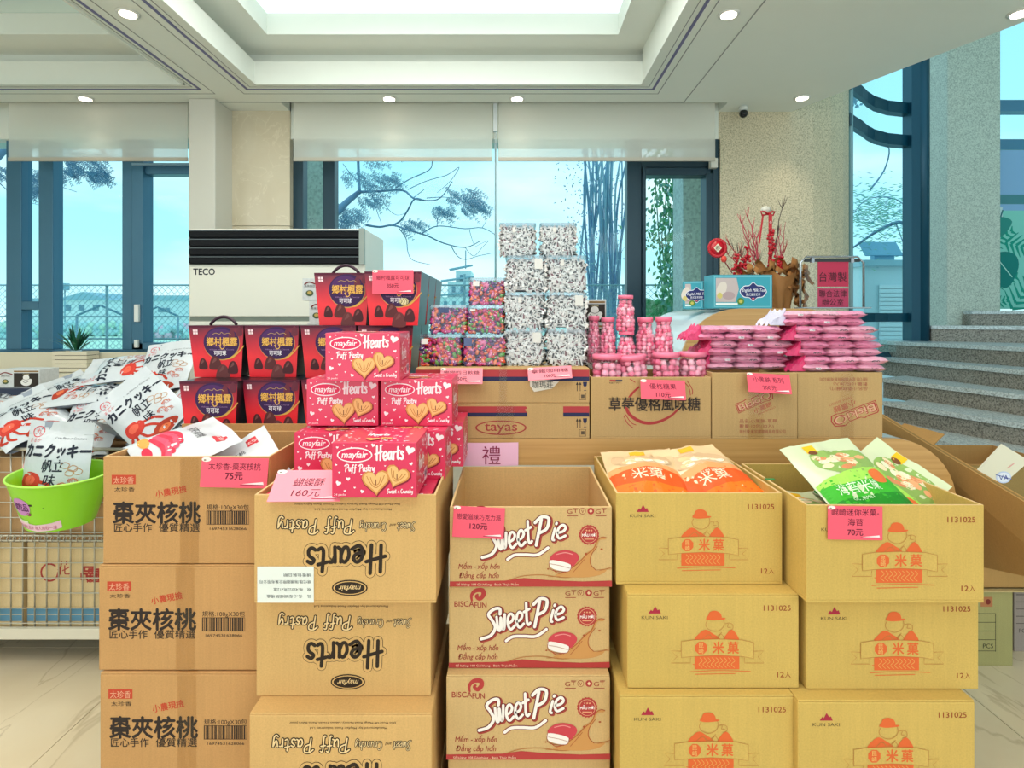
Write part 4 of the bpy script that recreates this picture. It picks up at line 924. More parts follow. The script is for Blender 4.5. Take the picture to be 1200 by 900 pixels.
wT = 204*KT; xT = X(487, 1.80) + wT/2
A = Art(487, 513, KT); stripes(A, [(530, 618)], 475, 487); stripes(A, [(660, 690.5)], 475, 487)
A.ell(587, 500, 30, 8.6, '#A23838', 1, 40); A.ell(587, 500, 28, 7.2, KE, 2, 40); A.text('tayas', 587, 503.5, 15.5, '#A23838', 3, 'C', bold=.012, fit=38); A.stroke([(603, 504.3), (604.3, 505.2), (603, 506.4)], .7, '#A23838', 3); fragile(A, 676, 489)
t = carton('candy_carton', 'long kraft carton with red oval logo, lower of two under the candy tubs', 'striped candy cartons', (xT, 1.80, CT), wT, .30, .111, KE, A.mesh('candy_print'), tape=(-wT/2+95*KT, -wT/2+115*KT, 0)); lowT = t
A = Art(487, 472, KT); stripes(A, [(487, 534), (512, 613)], 433, 446); stripes(A, [(595, 690.5)], 433, 446); fragile(A, 676, 447)
t = carton('candy_carton', 'long kraft carton with two price cards, upper of two under the candy tubs', 'striped candy cartons', (xT, 1.80, CT + .111), wT, .30, .109, KE, A.mesh('candy_print_2'), tape=(-wT/2+98*KT, -wT/2+107*KT, 0))
price_card(t, (-wT/2 + 30*KT, -.012, .110), 49*KT, 19*KT, [('戀戀四日軟糖', 15, 10, dict(fit=84)), ('150元', 30, 11, dict(fit=26, bold=.02))], rot=(-.35, .0, 0), col=PINKL, label='pink price card reading 150元')
price_card(t, (-wT/2 + 131*KT, -.012, .110), 51*KT, 15*KT, [('拿鐵咖啡糖', 13, 9, dict(fit=84)), ('100元', 24, 9, dict(fit=24, bold=.02))], rot=(-.35, -.06, 0), col=PINKL, label='pink price card reading 100元')
o = MB().add([(0, 0, 0), (5*KT, 0, -7*KT), (13*KT, 0, -5.5*KT), (26*KT, 0, -3*KT), (34*KT, 0, 5*KT), (0, 0, 9*KT)], [(0, 1, 2, 3, 4, 5)], mat('#E4DCCB', .6)).build('torn_label', t, loc=(-wT/2 + 134*KT, -.003, .110 - 21*KT))
A = Art(0, 0, KT); A.text('咖瑪莊', 3, 2, 9, '#3A3A34', 1, fit=24); obj('lettering', A.mesh('torn_text'), o, loc=(0, -.0003, 0))
# yoghurt candy carton
wY = 141*KT; A = Art(691, 513, KT)
A.stroke([(748, 452), (738, 462), (733, 476), (738, 486), (752, 494), (768, 494), (784, 487), (794, 478)], 3.0, '#A93434', 1, taper=lambda q: .7 + .6*math.sin(q*PI))
for p in ([(737, 443), (743, 447)], [(799, 445), (806, 453), (808, 462)], [(804, 445), (810, 455), (810, 461)], [(730, 487), (734, 495), (740, 500)], [(732, 485), (738, 494), (744, 497)]): A.stroke(p, .9, '#A93434', 1)
A.text('草莓優格風味糖', 712, 479, 17.5, '#9A7A4E', 2, fit=108, bold=.05); A.text('草莓優格風味糖', 712.5, 479, 17, BK, 3, fit=106.5, bold=.015)
A.rect(713, 444, 728, 446, '#22264A', 1); A.rect(713, 444, 720, 446, '#A93434', 2); A.text('NET WT.', 713, 448.5, 2.4, BK, 1, fit=14)
t = carton('yoghurt_candy_carton', 'open kraft carton full of pink candy jars, black lettering over a red swoosh', 'kraft cartons on the counter', (X(692.5, 1.8) + wY/2, 1.803, CT), wY, .27, 72*KT, KE, A.mesh('yoghurt_print'), True)
price_card(t, (-wY/2 + 57*KT, -.012, 70*KT), 52*KT, 23*KT, [('優格糖果', 20, 14, dict(fit=60, shear=-.1)), ('110元', 38, 13, dict(fit=32, bold=.02))], rot=(-.30, .03, 0), label='pink price card reading 110元')
yc = t
# pink biscuit cartons
def bisk(A, x, y, s, rot):
    c, q = math.cos(rot), math.sin(rot); T = lambda u, v: (x+u*s*c-v*s*q, y+u*s*q+v*s*c)
    ol = [(-2, 2), (-2, -9), (0, -11), (10, -10.5), (14, -11.5), (18, -9.5), (30, -9.5), (36, -12), (46, -9), (48, -3), (46, 2.5), (40, 3), (36, 2)]
    A.poly([T(*p) for p in ol], '#B0403A', 1); A.poly([T(u*.96+.8, v*.86-.5) for u, v in ol], KE, 2)
    bx, by = T(0, 0); A.text('BiskiO', bx, by, 12.0*s, '#B0403A', 3, rot=rot, bold=.06, fit=45*s); A.text('BiskiO', *T(1, -.5), 11.0*s, '#D8A888', 4, rot=rot, bold=-.005, fit=43*s)
    p = T(18, 8); A.text('小黑餅', p[0], p[1]+2, 7*s, '#B86A4C', 1, rot=rot, bold=.04, fit=24*s); p = T(20, 14.5); A.text('MINI BISKIO', p[0], p[1], 3.4*s, '#B86A4C', 1, rot=rot, fit=24*s)
wK = 100*KT
A = Art(834, 513, KT); bisk(A, 866, 481, .92, -.42)
for y, s_, f_ in ((494, '品名:小黑餅-草莓', 44), (500, '數量:10包(30入)', 40), (506.5, '總代理:皇宇國際貿易有限公司', 54)): A.text(s_, 866, y, 5, '#A85A44', 1, fit=f_)
hK = Z(437, 1.8) - CT
t = carton('biscuit_carton', 'kraft carton with pink 200元 card under the left pile of pink packs', 'kraft cartons on the counter', (X(834.5, 1.8) + wK/2, 1.80, CT), wK, .27, hK, KE, A.mesh('biscuit_print'), True, tape=(-wK/2 + 42*KT, -wK/2 + 60*KT, 0)); kc = t
price_card(t, (-wK/2 + 38*KT, -.014, hK+.002), 50*KT, 23*KT, [('小黑餅-系列', 20, 14, dict(fit=70, shear=-.3)), ('200元', 38, 13, dict(fit=34, shear=-.3))], rot=(-.4, .06, 0), col=PINK, label='pink price card reading 200元')
A = Art(935, 513, KT); bisk(A, 945, 494, 1.12, -.30)
for y, s_, f_ in ((457, '品名:小黑餅-蘇打', 30), (463, '數量:10包(30入)', 30), (0, '', 1)): pass
A2 = Art(935, 513, KT); bisk(A2, 952, 491, .0001, 0); A2 = Art(935, 513, KT)
# upside down print: drawn upright and turned round
bisk(A2, 945, 478, 1.16, -.36)
for y, s_, f_ in ((496, '品名:小黑餅(蘇打)', 44), (501.5, '數量:10包(30入)', 40), (507, '總代理:皇宇國際貿易有限公司', 56)): A2.text(s_, 953, y, 4.6, '#A85A44', 1, fit=f_)
A2.flip(wK, hK)
t = carton('biscuit_carton', 'kraft carton with the red logo upside down at the right end of the counter', 'kraft cartons on the counter', (X(935.8, 1.8) + wK/2, 1.806, CT), wK, .27, hK, KE, A2.mesh('biscuit_print_2'), True, tape=(-wK/2 + 50*KT, -wK/2 + 66*KT, 0)); kc2 = t
# little card with 禮
t = thing('gift_sign', 'pale pink paper sign with the red character 禮 on the counter edge', 'sign', (X(541, 1.79), 1.791, Z(546, 1.79)))
m = MB(); m.surf(lambda u, v: (u*66*KT, -.004*math.sin(u*PI), v*27*KT + .001*u), 6, 1, mat('#EDB9D6', .6)); m.build('paper', t)
A = Art(0, 27, KT); A.text('禮', 24, 23, 23, '#8E2C50', 1); A.text('LI', 40, 12, 4, '#B06A8C', 1); obj('lettering', A.mesh('gift'), t, loc=(0, -.0045, 0))

# ================================================================ goods
def orient(yaw=0, pitch=0, roll=0):
    """roll in the plane of the front face (anticlockwise), then lean back, then turn"""
    return tuple((Matrix.Rotation(yaw, 3, 'Z') @ Matrix.Rotation(-pitch, 3, 'X') @ Matrix.Rotation(-roll, 3, 'Y')).to_euler())

# ---- pink heart biscuit boxes
PK = mat('#DE2E58', .35, coat=.35); PKS = mat('#D93560', .35, coat=.5)
def heart(A, x, y, s, col, z, rot=0, half=False):
    P = []
    for i in range(20):
        t = 2*PI*i/20; u = 16*math.sin(t)**3/16; v = -(13*math.cos(t)-5*math.cos(2*t)-2*math.cos(3*t)-math.cos(4*t))/16
        P.append((x + s*(u*math.cos(rot)-v*math.sin(rot)), y + s*(u*math.sin(rot)+v*math.cos(rot))))
    A.poly(P, col, z)
def cookie(A, x, y, s, rot):
    heart(A, x+.6, y+.9, s*1.06, '#8E2036', 2, rot); heart(A, x, y, s, '#D98F4E', 3, rot); heart(A, x, y-.2, s*.86, '#EFB878', 4, rot)
    for k, cc in ((.62, '#C47C40'), (.36, '#C47C40')):
        pts = [(-k, -.35*k-.15), (-k*.6, .15), (0, k*.75), (k*.6, .15), (k, -.35*k-.15)]; A.stroke([(x + s*(u*math.cos(rot)-v*math.sin(rot)), y + s*(u*math.sin(rot)+v*math.cos(rot))) for u, v in pts], .7, cc, 5)
    A.stroke([(x, y-s*.1), (x, y+s*.25)], .8, '#7A3A22', 6, sm=False)
WH = '#F7E8EC'
def heart_front(A, dx=0, dy=0):
    g = lambda x, y: (x+dx, y+dy)
    A.ell(*g(466, 465), 16.4, 7, WH, 2, 28); A.ell(*g(466, 465), 15.2, 5.9, '#E0305C', 3, 28); A.text('mayfair', *g(466, 467.6), 8.8, WH, 4, 'C', shear=.2, bold=.02, fit=24)
    A.brush('Hearts', *g(486, 469.5), 12.5, [(1.8, WH, 2)], rot=-.03, gap=.1, fit=25); A.brush('Puff', *g(457, 480), 6, [(.95, WH, 2)], fit=10.5); A.brush('Pastry', *g(470, 480), 6, [(.95, WH, 2)], fit=14)
    heart(A, *g(517, 460.5), 4.4, WH, 2, .3); cookie(A, *g(505, 484), 11.5, .35); cookie(A, *g(485.5, 489), 13, -.05)
    A.brush('Sweet', *g(496, 500), 3.8, [(.6, WH, 7)], fit=8.5); A.text('&', *g(505.5, 500), 3.5, WH, 7); A.brush('Crunchy', *g(508.5, 500), 3.8, [(.6, WH, 7)], fit=11)
    A.text('24 packs', *g(447, 502.3), 2.6, WH, 2, fit=11)
    q = random.Random(5)
    for (x, y, s) in [(450, 458, 1.2), (456, 456, .8), (483, 456, 1.9), (491, 456, 1), (477, 457, .8), (449, 474, 1), (452, 481, 1.1), (460, 487, 1.9), (451, 491, 2.6), (466, 495, 1), (473, 498.5, 1.9), (457, 498, 1.1), (479, 475, 1), (518, 473, 1.7), (520, 480, .8), (494, 475, .8), (511, 456, .9), (519, 495, .9), (463, 458, .7), (472, 483, .8)]: heart(A, *g(x, y), s, WH, 2, q.uniform(-.4, .4))
WHB = .192; kh = WHB/78; HHB = .125; DHB = .17
A = Art(445, 504.5, kh); heart_front(A); aH = A.mesh('heart_print')
A = Art(0, 0, kh); q = random.Random(9)
for i in range(60): heart(A, q.uniform(3, 75), -q.uniform(3, 66), q.uniform(.7, 2), WH, 1, q.uniform(-.6, .6))
cookie(A, 34, -14, 7, 0); cookie(A, 46, -17, 6, .3); A.brush('Hearts', 26, -30, 9, [(1.5, WH, 2)], fit=20)
aHT = A.mesh('heart_top', lambda a, b, c: (a, b, c + .0004))
A = Art(0, 0, kh)
for i in range(36): heart(A, q.uniform(3, 66), -q.uniform(3, 48), q.uniform(.7, 2), WH, 1, q.uniform(-.6, .6))
A.brush('Hearts', 12, -22, 13, [(1.7, WH, 2)], fit=30); A.ell(40, -8, 12, 4.5, WH, 1); A.ell(40, -8, 11, 3.6, '#D93560', 2)
A.rect(44, -15, 60, -3, '#F0C8D4', 2)
for i in range(9): A.rect(46+i*1.4, -13, 46.6+i*1.4, -6, '#3A3A5E', 3)
aHS = A.mesh('heart_side', lambda a, b, c: (c + .0004, a, b))
def heart_box():
    t = thing('biscuit_box', 'x', 'biscuit box', group='pink heart biscuit boxes')
    m = MB(); m.box(-WHB/2, WHB/2, 0, DHB, 0, HHB, PK); m.build('box_body', t, bevel=.0012)
    obj('printed_front', aH, t, loc=(-WHB/2, 0, 0)); obj('printed_top', aHT, t, loc=(-WHB/2, 0, HHB)); obj('printed_side', aHS, t, loc=(WHB/2, 0, 0))
    return t
hb = heart_box(); zr = .990 + .001
hl = [(X(389, 1.31) + .096, 1.31, zr, .0, 'frontmost pink heart biscuit box leaning over the rim of the carton'), (X(343, 1.475) + .096, 1.485, zr - .012, .0, 'pink heart biscuit box behind the pink price card, left in the lowest layer'),
      (-.268, 1.49, zr - .008, -.02, 'pink heart biscuit box behind the frontmost one, its side with barcode showing'), (X(543, 1.625) - .096, 1.622, zr - .01, .0, 'pink heart biscuit box at the back right, only its right end showing'),
      (X(359, 1.55) + .096, 1.552, zr + HHB - .007, .0, 'pink heart biscuit box in the middle layer, left one'), (X(446, 1.55) + .096, 1.55, zr + HHB - .007, .0, 'pink heart biscuit box in the middle layer, right one'),
      (X(379, 1.485) + .097, 1.50, zr + 2*HHB - .006, .03, 'topmost pink heart biscuit box, alone on the upper layer')]
for i, (x, y, z, r, lb) in enumerate(hl):
    if i == 0: hb.location = (x, y, z); hb['label'] = lb
    else: dup(hb, (x, y, z), r, lb)
# flat boxes lying inside the carton, under the loose ones
for i, (x, y) in enumerate(((-.100, .012), (.100, .012), (-.100, .20), (.100, .20))):
    dup(hb, (cB[0].location.x + x, cB[0].location.y + y, .858), 0, 'pink heart biscuit box packed inside the tan carton below the loose boxes')
# crinkled film ends
m = MB(); film = clear('wrap_film', (.97, .93, .96), .10, .12)
# ---- chocolate gift boxes
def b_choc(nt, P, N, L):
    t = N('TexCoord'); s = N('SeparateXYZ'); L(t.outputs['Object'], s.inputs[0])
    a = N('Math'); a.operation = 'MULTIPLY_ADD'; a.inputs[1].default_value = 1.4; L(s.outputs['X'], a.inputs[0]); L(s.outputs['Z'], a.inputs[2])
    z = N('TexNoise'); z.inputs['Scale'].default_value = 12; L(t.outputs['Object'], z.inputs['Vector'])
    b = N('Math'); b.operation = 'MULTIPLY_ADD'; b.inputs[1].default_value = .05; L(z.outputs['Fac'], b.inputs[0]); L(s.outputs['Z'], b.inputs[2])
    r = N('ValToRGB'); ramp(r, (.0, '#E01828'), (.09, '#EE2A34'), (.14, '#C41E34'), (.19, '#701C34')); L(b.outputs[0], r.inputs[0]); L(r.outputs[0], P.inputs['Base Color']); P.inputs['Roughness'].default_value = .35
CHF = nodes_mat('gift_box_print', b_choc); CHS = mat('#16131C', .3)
kc_ = .185/62; A = Art(221, 440, kc_)
A.ell(258, 402, 21.5, 18.8, '#C89A58', 1, 36); A.ell(257.7, 401.2, 21.2, 18.4, '#3C2050', 2, 36); A.ell(256, 396, 16, 11, '#502A62', 3, 28)
A.poly(smooth([(262, 419.5), (270, 417), (279, 410), (284, 404), (284, 406), (277, 414), (270, 419)], 3, True), '#E0AC50', 4)
A.poly([(221, 381.5), (283, 381.5), (283, 384), (221, 384)], '#5A1C34', 1)
for (x, y, w_, h_, c) in ((234, 425, 4.5, 6.5, '#4A2228'), (249.5, 424, 6.5, 8, '#5E2E30'), (259, 434, 7.4, 8.5, '#6A3638'), (272, 429, 5.5, 7.5, '#50262C')):
    w_ *= 1.2
    A.poly(smooth([(x-w_, y+h_*.8), (x-w_*.9, y), (x-w_*.5, y-h_*.8), (x+.5, y-h_), (x+w_*.6, y-h_*.65), (x+w_, y+h_*.2), (x+w_*.9, y+h_*.85), (x, y+h_*.95)], 3, True), c, 3)
    A.poly(smooth([(x-w_*.5, y), (x-w_*.2, y-h_*.6), (x+.3, y-h_*.8), (x+w_*.2, y-h_*.4)], 3, True), '#7A4A48', 4)
for (x, y) in ((269.5, 390), (278, 387)): A.poly(smooth([(x-3.5, y+5), (x-2.5, y-1), (x, y-5), (x+3, y-1), (x+4, y+5), (x, y+6.5)], 3, True), '#6E3040', 4)
A.text('鄉村楓露', 240.5, 404, 10.5, '#7A3A1A', 5, fit=36.5, bold=.05); A.text('鄉村楓露', 240.2, 403.7, 10.5, '#E8B45C', 6, fit=36.5, bold=.022); A.stroke([(256, 405), (258, 408), (261, 406.5), (261, 403)], 1.0, '#E8B45C', 6)
A.text('可可球', 248.5, 414.8, 6.0, '#F2EAF0', 5, fit=15, bold=.02); A.stroke([(247, 392), (251, 390), (256, 391), (258, 389), (261, 391), (266, 390), (269, 392)], .5, '#C9A25C', 5); A.text('Village Maple Cocoa', 243, 409.3, 2.2, '#A07CA8', 5, fit=30)
for i in range(2):
    for j in range(2): A.rect(225.3+i*2.9, 386+j*2.9, 227.7+i*2.9, 388.4+j*2.9, '#F6D8DC', 2)
aCh = A.mesh('choc_print')
HCH = .175; DCH = .18
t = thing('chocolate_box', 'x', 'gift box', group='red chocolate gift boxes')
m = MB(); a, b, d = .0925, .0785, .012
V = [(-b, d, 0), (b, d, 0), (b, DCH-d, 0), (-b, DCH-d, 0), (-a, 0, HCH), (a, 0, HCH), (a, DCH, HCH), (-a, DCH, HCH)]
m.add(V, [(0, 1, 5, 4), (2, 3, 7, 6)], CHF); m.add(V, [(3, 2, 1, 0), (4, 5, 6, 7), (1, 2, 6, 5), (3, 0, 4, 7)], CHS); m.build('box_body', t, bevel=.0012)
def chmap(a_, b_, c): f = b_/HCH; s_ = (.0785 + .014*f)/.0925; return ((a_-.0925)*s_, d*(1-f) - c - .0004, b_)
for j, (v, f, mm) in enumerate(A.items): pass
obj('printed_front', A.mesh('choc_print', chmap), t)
m = MB(); q = random.Random(2)
for i in range(5): m.ball((a-.004 - (1-zz/HCH)*.012, q.uniform(.03, .15), zz), (.001, .012, .009), mat(('#6E5A50', '#8A8078')[i % 2], .5), n=4, k=8) if (zz := .025 + i*.032) else 0
m.build('printed_side', t, stuff=True)
hn = MB(); hn.tube([(-.045 + .09*i/14, .05, HCH + .001 + .028*math.sin(PI*i/14)**.7) for i in range(15)], .0052, mat('#3A1A2C', .5), 8); hn = hn.mesh('handle')
CH0 = t; first = True
def choc(px_, Y_, row, lb, han=False, edge='L'):
    global first
    x = X(px_, Y_) + .0925; z = CT + .0005 + row*(HCH + .0008)
    if first: CH0.location = (x, Y_, z); CH0['label'] = lb; r = CH0; first = False
    else: r = dup(CH0, (x, Y_, z), 0, lb)
    return r
hid = 'red chocolate gift box hidden behind the pink biscuit boxes, holding up the ones above'
L_ = [(210, 1.83, 0, 'red chocolate gift box in the bottom row, leftmost, behind the brown carton'), (284, 1.87, 0, 'red chocolate gift box in the bottom row, second from the left'), (353, 1.87, 0, 'red chocolate gift box in the bottom row, half hidden by the pink biscuit boxes'),
      (221, 1.94, 1, 'red chocolate gift box in the middle row, leftmost, with its dark handle up'), (286, 1.945, 1, 'red chocolate gift box in the middle row, second from the left'), (352, 1.92, 1, 'red chocolate gift box in the middle row, behind the topmost pink biscuit box'), (419, 1.92, 1, 'red chocolate gift box in the middle row, rightmost, beside the candy tubs'),
      (368, 1.93, 2, 'red chocolate gift box in the top row, left one, with its dark handle up'), (427, 1.87, 2, 'red chocolate gift box in the top row with the pink price card')]
cb = [choc(*q) for q in L_]
xr = cb[6].location.x
for row, Y_, lb in ((0, 1.92, hid), (0, 2.11, hid), (0, 2.12, None), (1, 2.105, 'dark sided chocolate gift box, second in depth, right end of the middle row'), (2, 2.055, 'dark sided chocolate gift box behind the one with the price card, second in depth'), (0, 2.30, None), (2, 2.24, 'dark sided chocolate gift box behind the price card one, third in depth')):
    if lb: dup(CH0, ((xr + (.022 if row == 0 else 0)) if row < 2 else cb[8].location.x, Y_, CT + .0005 + row*(HCH+.0008)), 0, lb)
for r in (cb[3], cb[7]): obj('handle', hn, r, label='dark purple ribbon handle')
kp = 1.87/F
price_card(cb[8], (-.0925 + 10*kp, -.006, HCH + .004), 48*kp, 28*kp, [('鄉村楓露可可球', 24, 13, dict(fit=80)), ('350元', 43, 13, dict(fit=28, bold=.02))], rot=(-.04, .0, 0), label='pink price card reading 350元')
for r, (x0, z0) in ((cb[8], (.038, .078)), (cb[6], (.050, .098))):
    A = Art(0, 0, .001); A.poly([((17 if i % 2 else 13.5)*math.cos(2*PI*i/28), (12.5 if i % 2 else 10.5)*math.sin(2*PI*i/28)) for i in range(28)], '#D8CC98', 1)
    for i in range(5): A.stroke([(-10+i*4, -7), (-6+i*4, 0), (-11+i*5, 7)], 1.8, ('#5A5A3A', '#EDE6C4')[i % 2], 2+i % 2)
    obj('gold_sticker', A.mesh('gold_sticker'), r, loc=(x0-.003, .003, z0))

# ---- candy tubs and coffee candy tubs
TUB = clear('clear_plastic', (.96, .97, .98), .05, .05)
def tub_shell(t, W, D, H, lidm):
    w_ = W/2; r = .014
    ring = []
    for cx, cy, a0 in ((w_-r, D-r, 0), (-w_+r, D-r, PI/2), (-w_+r, r, PI), (w_-r, r, 1.5*PI)):
        for i in range(4): a_ = a0 + PI/2*i/3; ring.append((cx + r*math.cos(a_), cy + r*math.sin(a_)))
    m = MB(); k = len(ring); m.add([(x, y, .002) for x, y in ring] + [(x, y, H-.010) for x, y in ring], [(i, (i+1) % k, k+(i+1) % k, k+i) for i in range(k)], TUB, True); m.build('clear_wall', t)
    m = MB(); m.prism([(x*1.02, y + (y-D/2)*.02) for x, y in ring], H-.010, H, lidm); m.build('lid', t)
def fill(cols, W, D, H, n_, sz, seed, shape):
    q = random.Random(seed); m = MB(); w_ = W/2 - sz*.75
    m.box(-W/2+.018, W/2-.018, .018, D-.018, .004, H-.028, mat(cols[0], .7))  # dark core block put behind the candies to darken the gaps
    for i in range(n_):
        f = q.random()
        if f < .60: p = (q.uniform(-w_, w_), .0065 + q.uniform(0, .006), q.uniform(sz*.5, H-.012-sz*.5))
        elif f < .82: s_ = 1 if q.random() < .7 else -1; p = (s_*w_, q.uniform(sz, D-sz), q.uniform(sz*.5, H-.014-sz*.5))
        else: p = (q.uniform(-w_, w_), q.uniform(sz, D-sz), H-.016-sz*.4)
        shape(m, p, q, f < .60)
    return m.mesh('candies')
CC = ['#C8326E', '#E0502E', '#7A2C82', '#D83C8C', '#5EA04A', '#F08050', '#3C2A66', '#E87AA8', '#B02850']
def sh_c(m, p, q, fr):
    c = mat(q.choice(CC), .22, coat=.3); M_ = Matrix.Rotation(q.uniform(0, 3), 4, 'Y') @ Matrix.Rotation(q.uniform(-.4, .4), 4, 'Z'); r = q.uniform(1.0, 1.3)
    m.ball(p, (.0098*r, .005*r, .0052*r), c, M_, n=4, k=6)
    if q.random() < .5: m.ball((p[0], p[1]-.002*r, p[2]+.001), (.0045*r, .0036*r, .0016*r), mat('#F3D7E2', .25), M_, n=3, k=5)
TW, TD, TH = .137, .125, .103
ft = [fill(['#4A1F44'] , TW, TD, TH, 260, .0105, 20+i, sh_c) for i in range(2)]
def tub(name, label, grp, loc, W, D, H, ms, lid, sticker, sc=1, rot=0):
    t = thing(name, label, 'candy tub', loc, rot, grp); t.scale = (sc, sc, sc)
    tub_shell(t, W, D, H, lid); obj('candies', ms, t, stuff=True)
    sx_, sz_, sw, shh, c = sticker; m = MB(); m.box(sx_, sx_+sw, -.0012, -.0004, sz_, sz_+shh, mat(c, .5)); s_ = m.build('sticker', t)
    return t
LIDC = clear('clear_lid', (.74, .78, .82), .20, .12)
ZT = CT + .2205
zt2 = ZT + TH + .001
for (px_, Y_, z_, ms, st_, sc, lb) in ((491.5, 1.86, ZT, 0, (-.062, .072, .020, .017, '#E4E0DC'), 1, 'clear tub of coloured candies, bottom left of the five'), (542, 1.86, ZT, 1, (-.064, .066, .026, .026, '#53618A'), 1, 'clear tub of coloured candies, bottom right of the five'),
        (503, 1.90, zt2, 1, (-.036, .074, .038, .022, '#3C4C74'), .92, 'clear tub of coloured candies with many green ones, alone above the bottom left tub'), (547.5, 1.89, zt2, 0, (-.058, .082, .018, .008, '#E4E0DC'), .90, 'clear tub of coloured candies, middle one of the right column'),
        (549, 1.90, zt2 + TH*.9 + .001, 1, (-.052, .072, .024, .018, '#E4E0DC'), .88, 'clear tub of coloured candies, topmost of the five')):
    tub('candy_tub', lb, 'tubs of coloured candies', (X(px_, Y_) + TW*sc/2, Y_, z_), TW, TD, TH, ft[ms], LIDC, st_, sc)
def sh_k(m, p, q, fr):
    M_ = Matrix.Translation(p) @ Matrix.Rotation(q.uniform(-.5, .5), 4, 'Z') @ Matrix.Rotation(q.uniform(0, PI), 4, 'Y') @ Matrix.Rotation(q.uniform(-.6, .6), 4, 'X')
    L2, h2, d2 = q.uniform(.013, .019), .0046, .0022
    m.box(-L2, L2, -d2, d2, -h2, h2, mat('#E6E4E2', .35), M_); c = q.choice(['#1E1618', '#3A3034', '#1E1618', '#6A2A3A', '#4C4648'])
    m.box(-L2*q.uniform(.3, .75), L2*q.uniform(.2, .75), -d2-.0004, d2+.0004, -h2*.62, h2*.62, mat(c, .5), M_)
KW, KDp, KH = .1325, .125, .119
fk = [fill(['#2C2628'], KW, KDp, KH, 230, .0135, 40+i, sh_k) for i in range(3)]
names = ['bottom', 'second from the bottom', 'third from the bottom', 'topmost']
for c_, side in ((0, 'left'), (1, 'right')):
    for r_ in range(4):
        sc = 1 if r_ < 3 else .90; Y_ = 1.88 + (.015 if r_ == 3 else 0); pad = .0
        px_ = (590.5 if c_ == 0 else 640) + (-5 if r_ == 3 and c_ == 0 else (-7 if r_ == 3 else 0)) + (2 if r_ == 2 and c_ == 0 else 0)
        tub('coffee_candy_tub', 'clear tub of black and white candies, %s in the %s column' % (names[r_], side), 'tubs of black and white candies', (X(px_, Y_) + KW*sc/2, Y_, ZT + r_*(KH + .0012)), KW, KDp, KH, fk[(r_ + c_) % 3], LIDC, (.028, .075, .026, .034, '#DAD8D4') if r_ in (0, 1, 2) and (r_+c_) % 2 == 0 else (-.02, .085, .012, .018, '#D8D6D2'), sc, R.uniform(-.03, .03))

# ---- pink candy jars
PJ = [mat('#FC9AB6', .4), mat('#FFC6D6', .4), mat('#F67CA0', .4), mat('#FFAEC6', .4)]; PLID = mat('#F57E9E', .35); JW = clear('jar_plastic', (.99, .93, .95), .05, .06)
def jar(name, lb, loc, r, h, big=False, seed=1):
    t = thing(name, lb, 'candy jar', loc, 0, 'pink candy jars')
    prof = [(.001, .0), (r*.92, .0), (r, h*.05), (r, h*.38), (r*.90, h*.42), (r*.97, h*.48), (r*.97, h*.62), (r*.80, h*.74), (r*.72, h*.84), (r*.74, h*.90)] if not big else [(.001, 0), (r*.9, 0), (r, h*.1), (r, h*.78), (r*.92, h*.88)]
    m = MB(); m.lathe(prof[1:], JW, 18); m.build('clear_wall', t)
    m = MB(); rl = r*.82 if not big else r*1.0; z1 = prof[-1][1]; m.lathe([(rl, z1), (rl, h*.985), (rl*.95, h)], PLID, 20); m.build('lid', t, bevel=0)
    q = random.Random(seed); m = MB(); b = r*.27; z = b
    m.lathe([(r*.5, .004), (r*.52, h*.55), (r*.4, h*.7)], PJ[0], 10)
    while z < z1 - b*.4:
        rr_ = next((pr[0] for pr in prof[1:] if pr[1] >= z), r*.8) - b*.92; k = max(5, int(2*PI*rr_/(b*1.75)))
        for i in range(k): a_ = 2*PI*(i + q.random()*.4)/k; m.ball((rr_*math.cos(a_), rr_*math.sin(a_), z + q.uniform(-.2, .2)*b), b*q.uniform(.9, 1.1), q.choice(PJ), n=4, k=7)
        z += b*1.5
    m.build('candies', t, stuff=True); return t
def jr(x0, x1, y0, y1, Y_, lb, big=False, seed=1, rot=None):
    r = (X(x1, Y_) - X(x0, Y_))/2; h = (y1-y0)/F*Y_; j = jar('candy_jar', lb, ((X(x0, Y_)+X(x1, Y_))/2, Y_ + 0, Z(y1, Y_)), r, h, big, seed)
    if rot: j.rotation_euler = rot
ys = yc.location
inz = CT + .006
for i, (x0, x1, y0, y1, Y_, lb, big, rot) in enumerate((
        (694, 729, 415, 462, 1.87, 'wide pink candy jar at the left front of the open carton', True, None), (728, 761, 416, 462, 1.865, 'wide pink candy jar second from the left in the carton, its lid tilted', True, (0, -.10, 0)),
        (765, 796, 413, 460, 1.865, 'wide pink candy jar right of the gap, above the price card', True, None), (796, 827, 412, 460, 1.875, 'wide pink candy jar at the right front of the open carton', True, None),
        (723, 745, 388, 432, 1.93, 'pink waisted candy jar carrying the topmost one', False, None), (722, 744, 346, 388, 1.93, 'topmost pink waisted candy jar', False, None),
        (745, 767, 372, 428, 1.95, 'pink waisted candy jar right of the tower, behind the price card', False, None), (766, 789, 371, 428, 1.94, 'pink waisted candy jar at the right of the back row', False, None),
        (703, 722, 372, 425, 1.955, 'pink waisted candy jar left of the tower', False, None), (688, 704, 370, 425, 1.98, 'pink waisted candy jar at the far left behind the black and white tubs', False, None))):
    jr(x0, x1, y0, y1, Y_, lb, big, i+1, rot)
m = MB(); m.box(-.13, .13, .0, .235, 0, .055, KIN); tag(m.build('filler_tray', None, loc=(ys.x, ys.y + .02, CT + .0062)), 'cardboard filler tray hidden under the pink jars inside the open carton', 'tray')

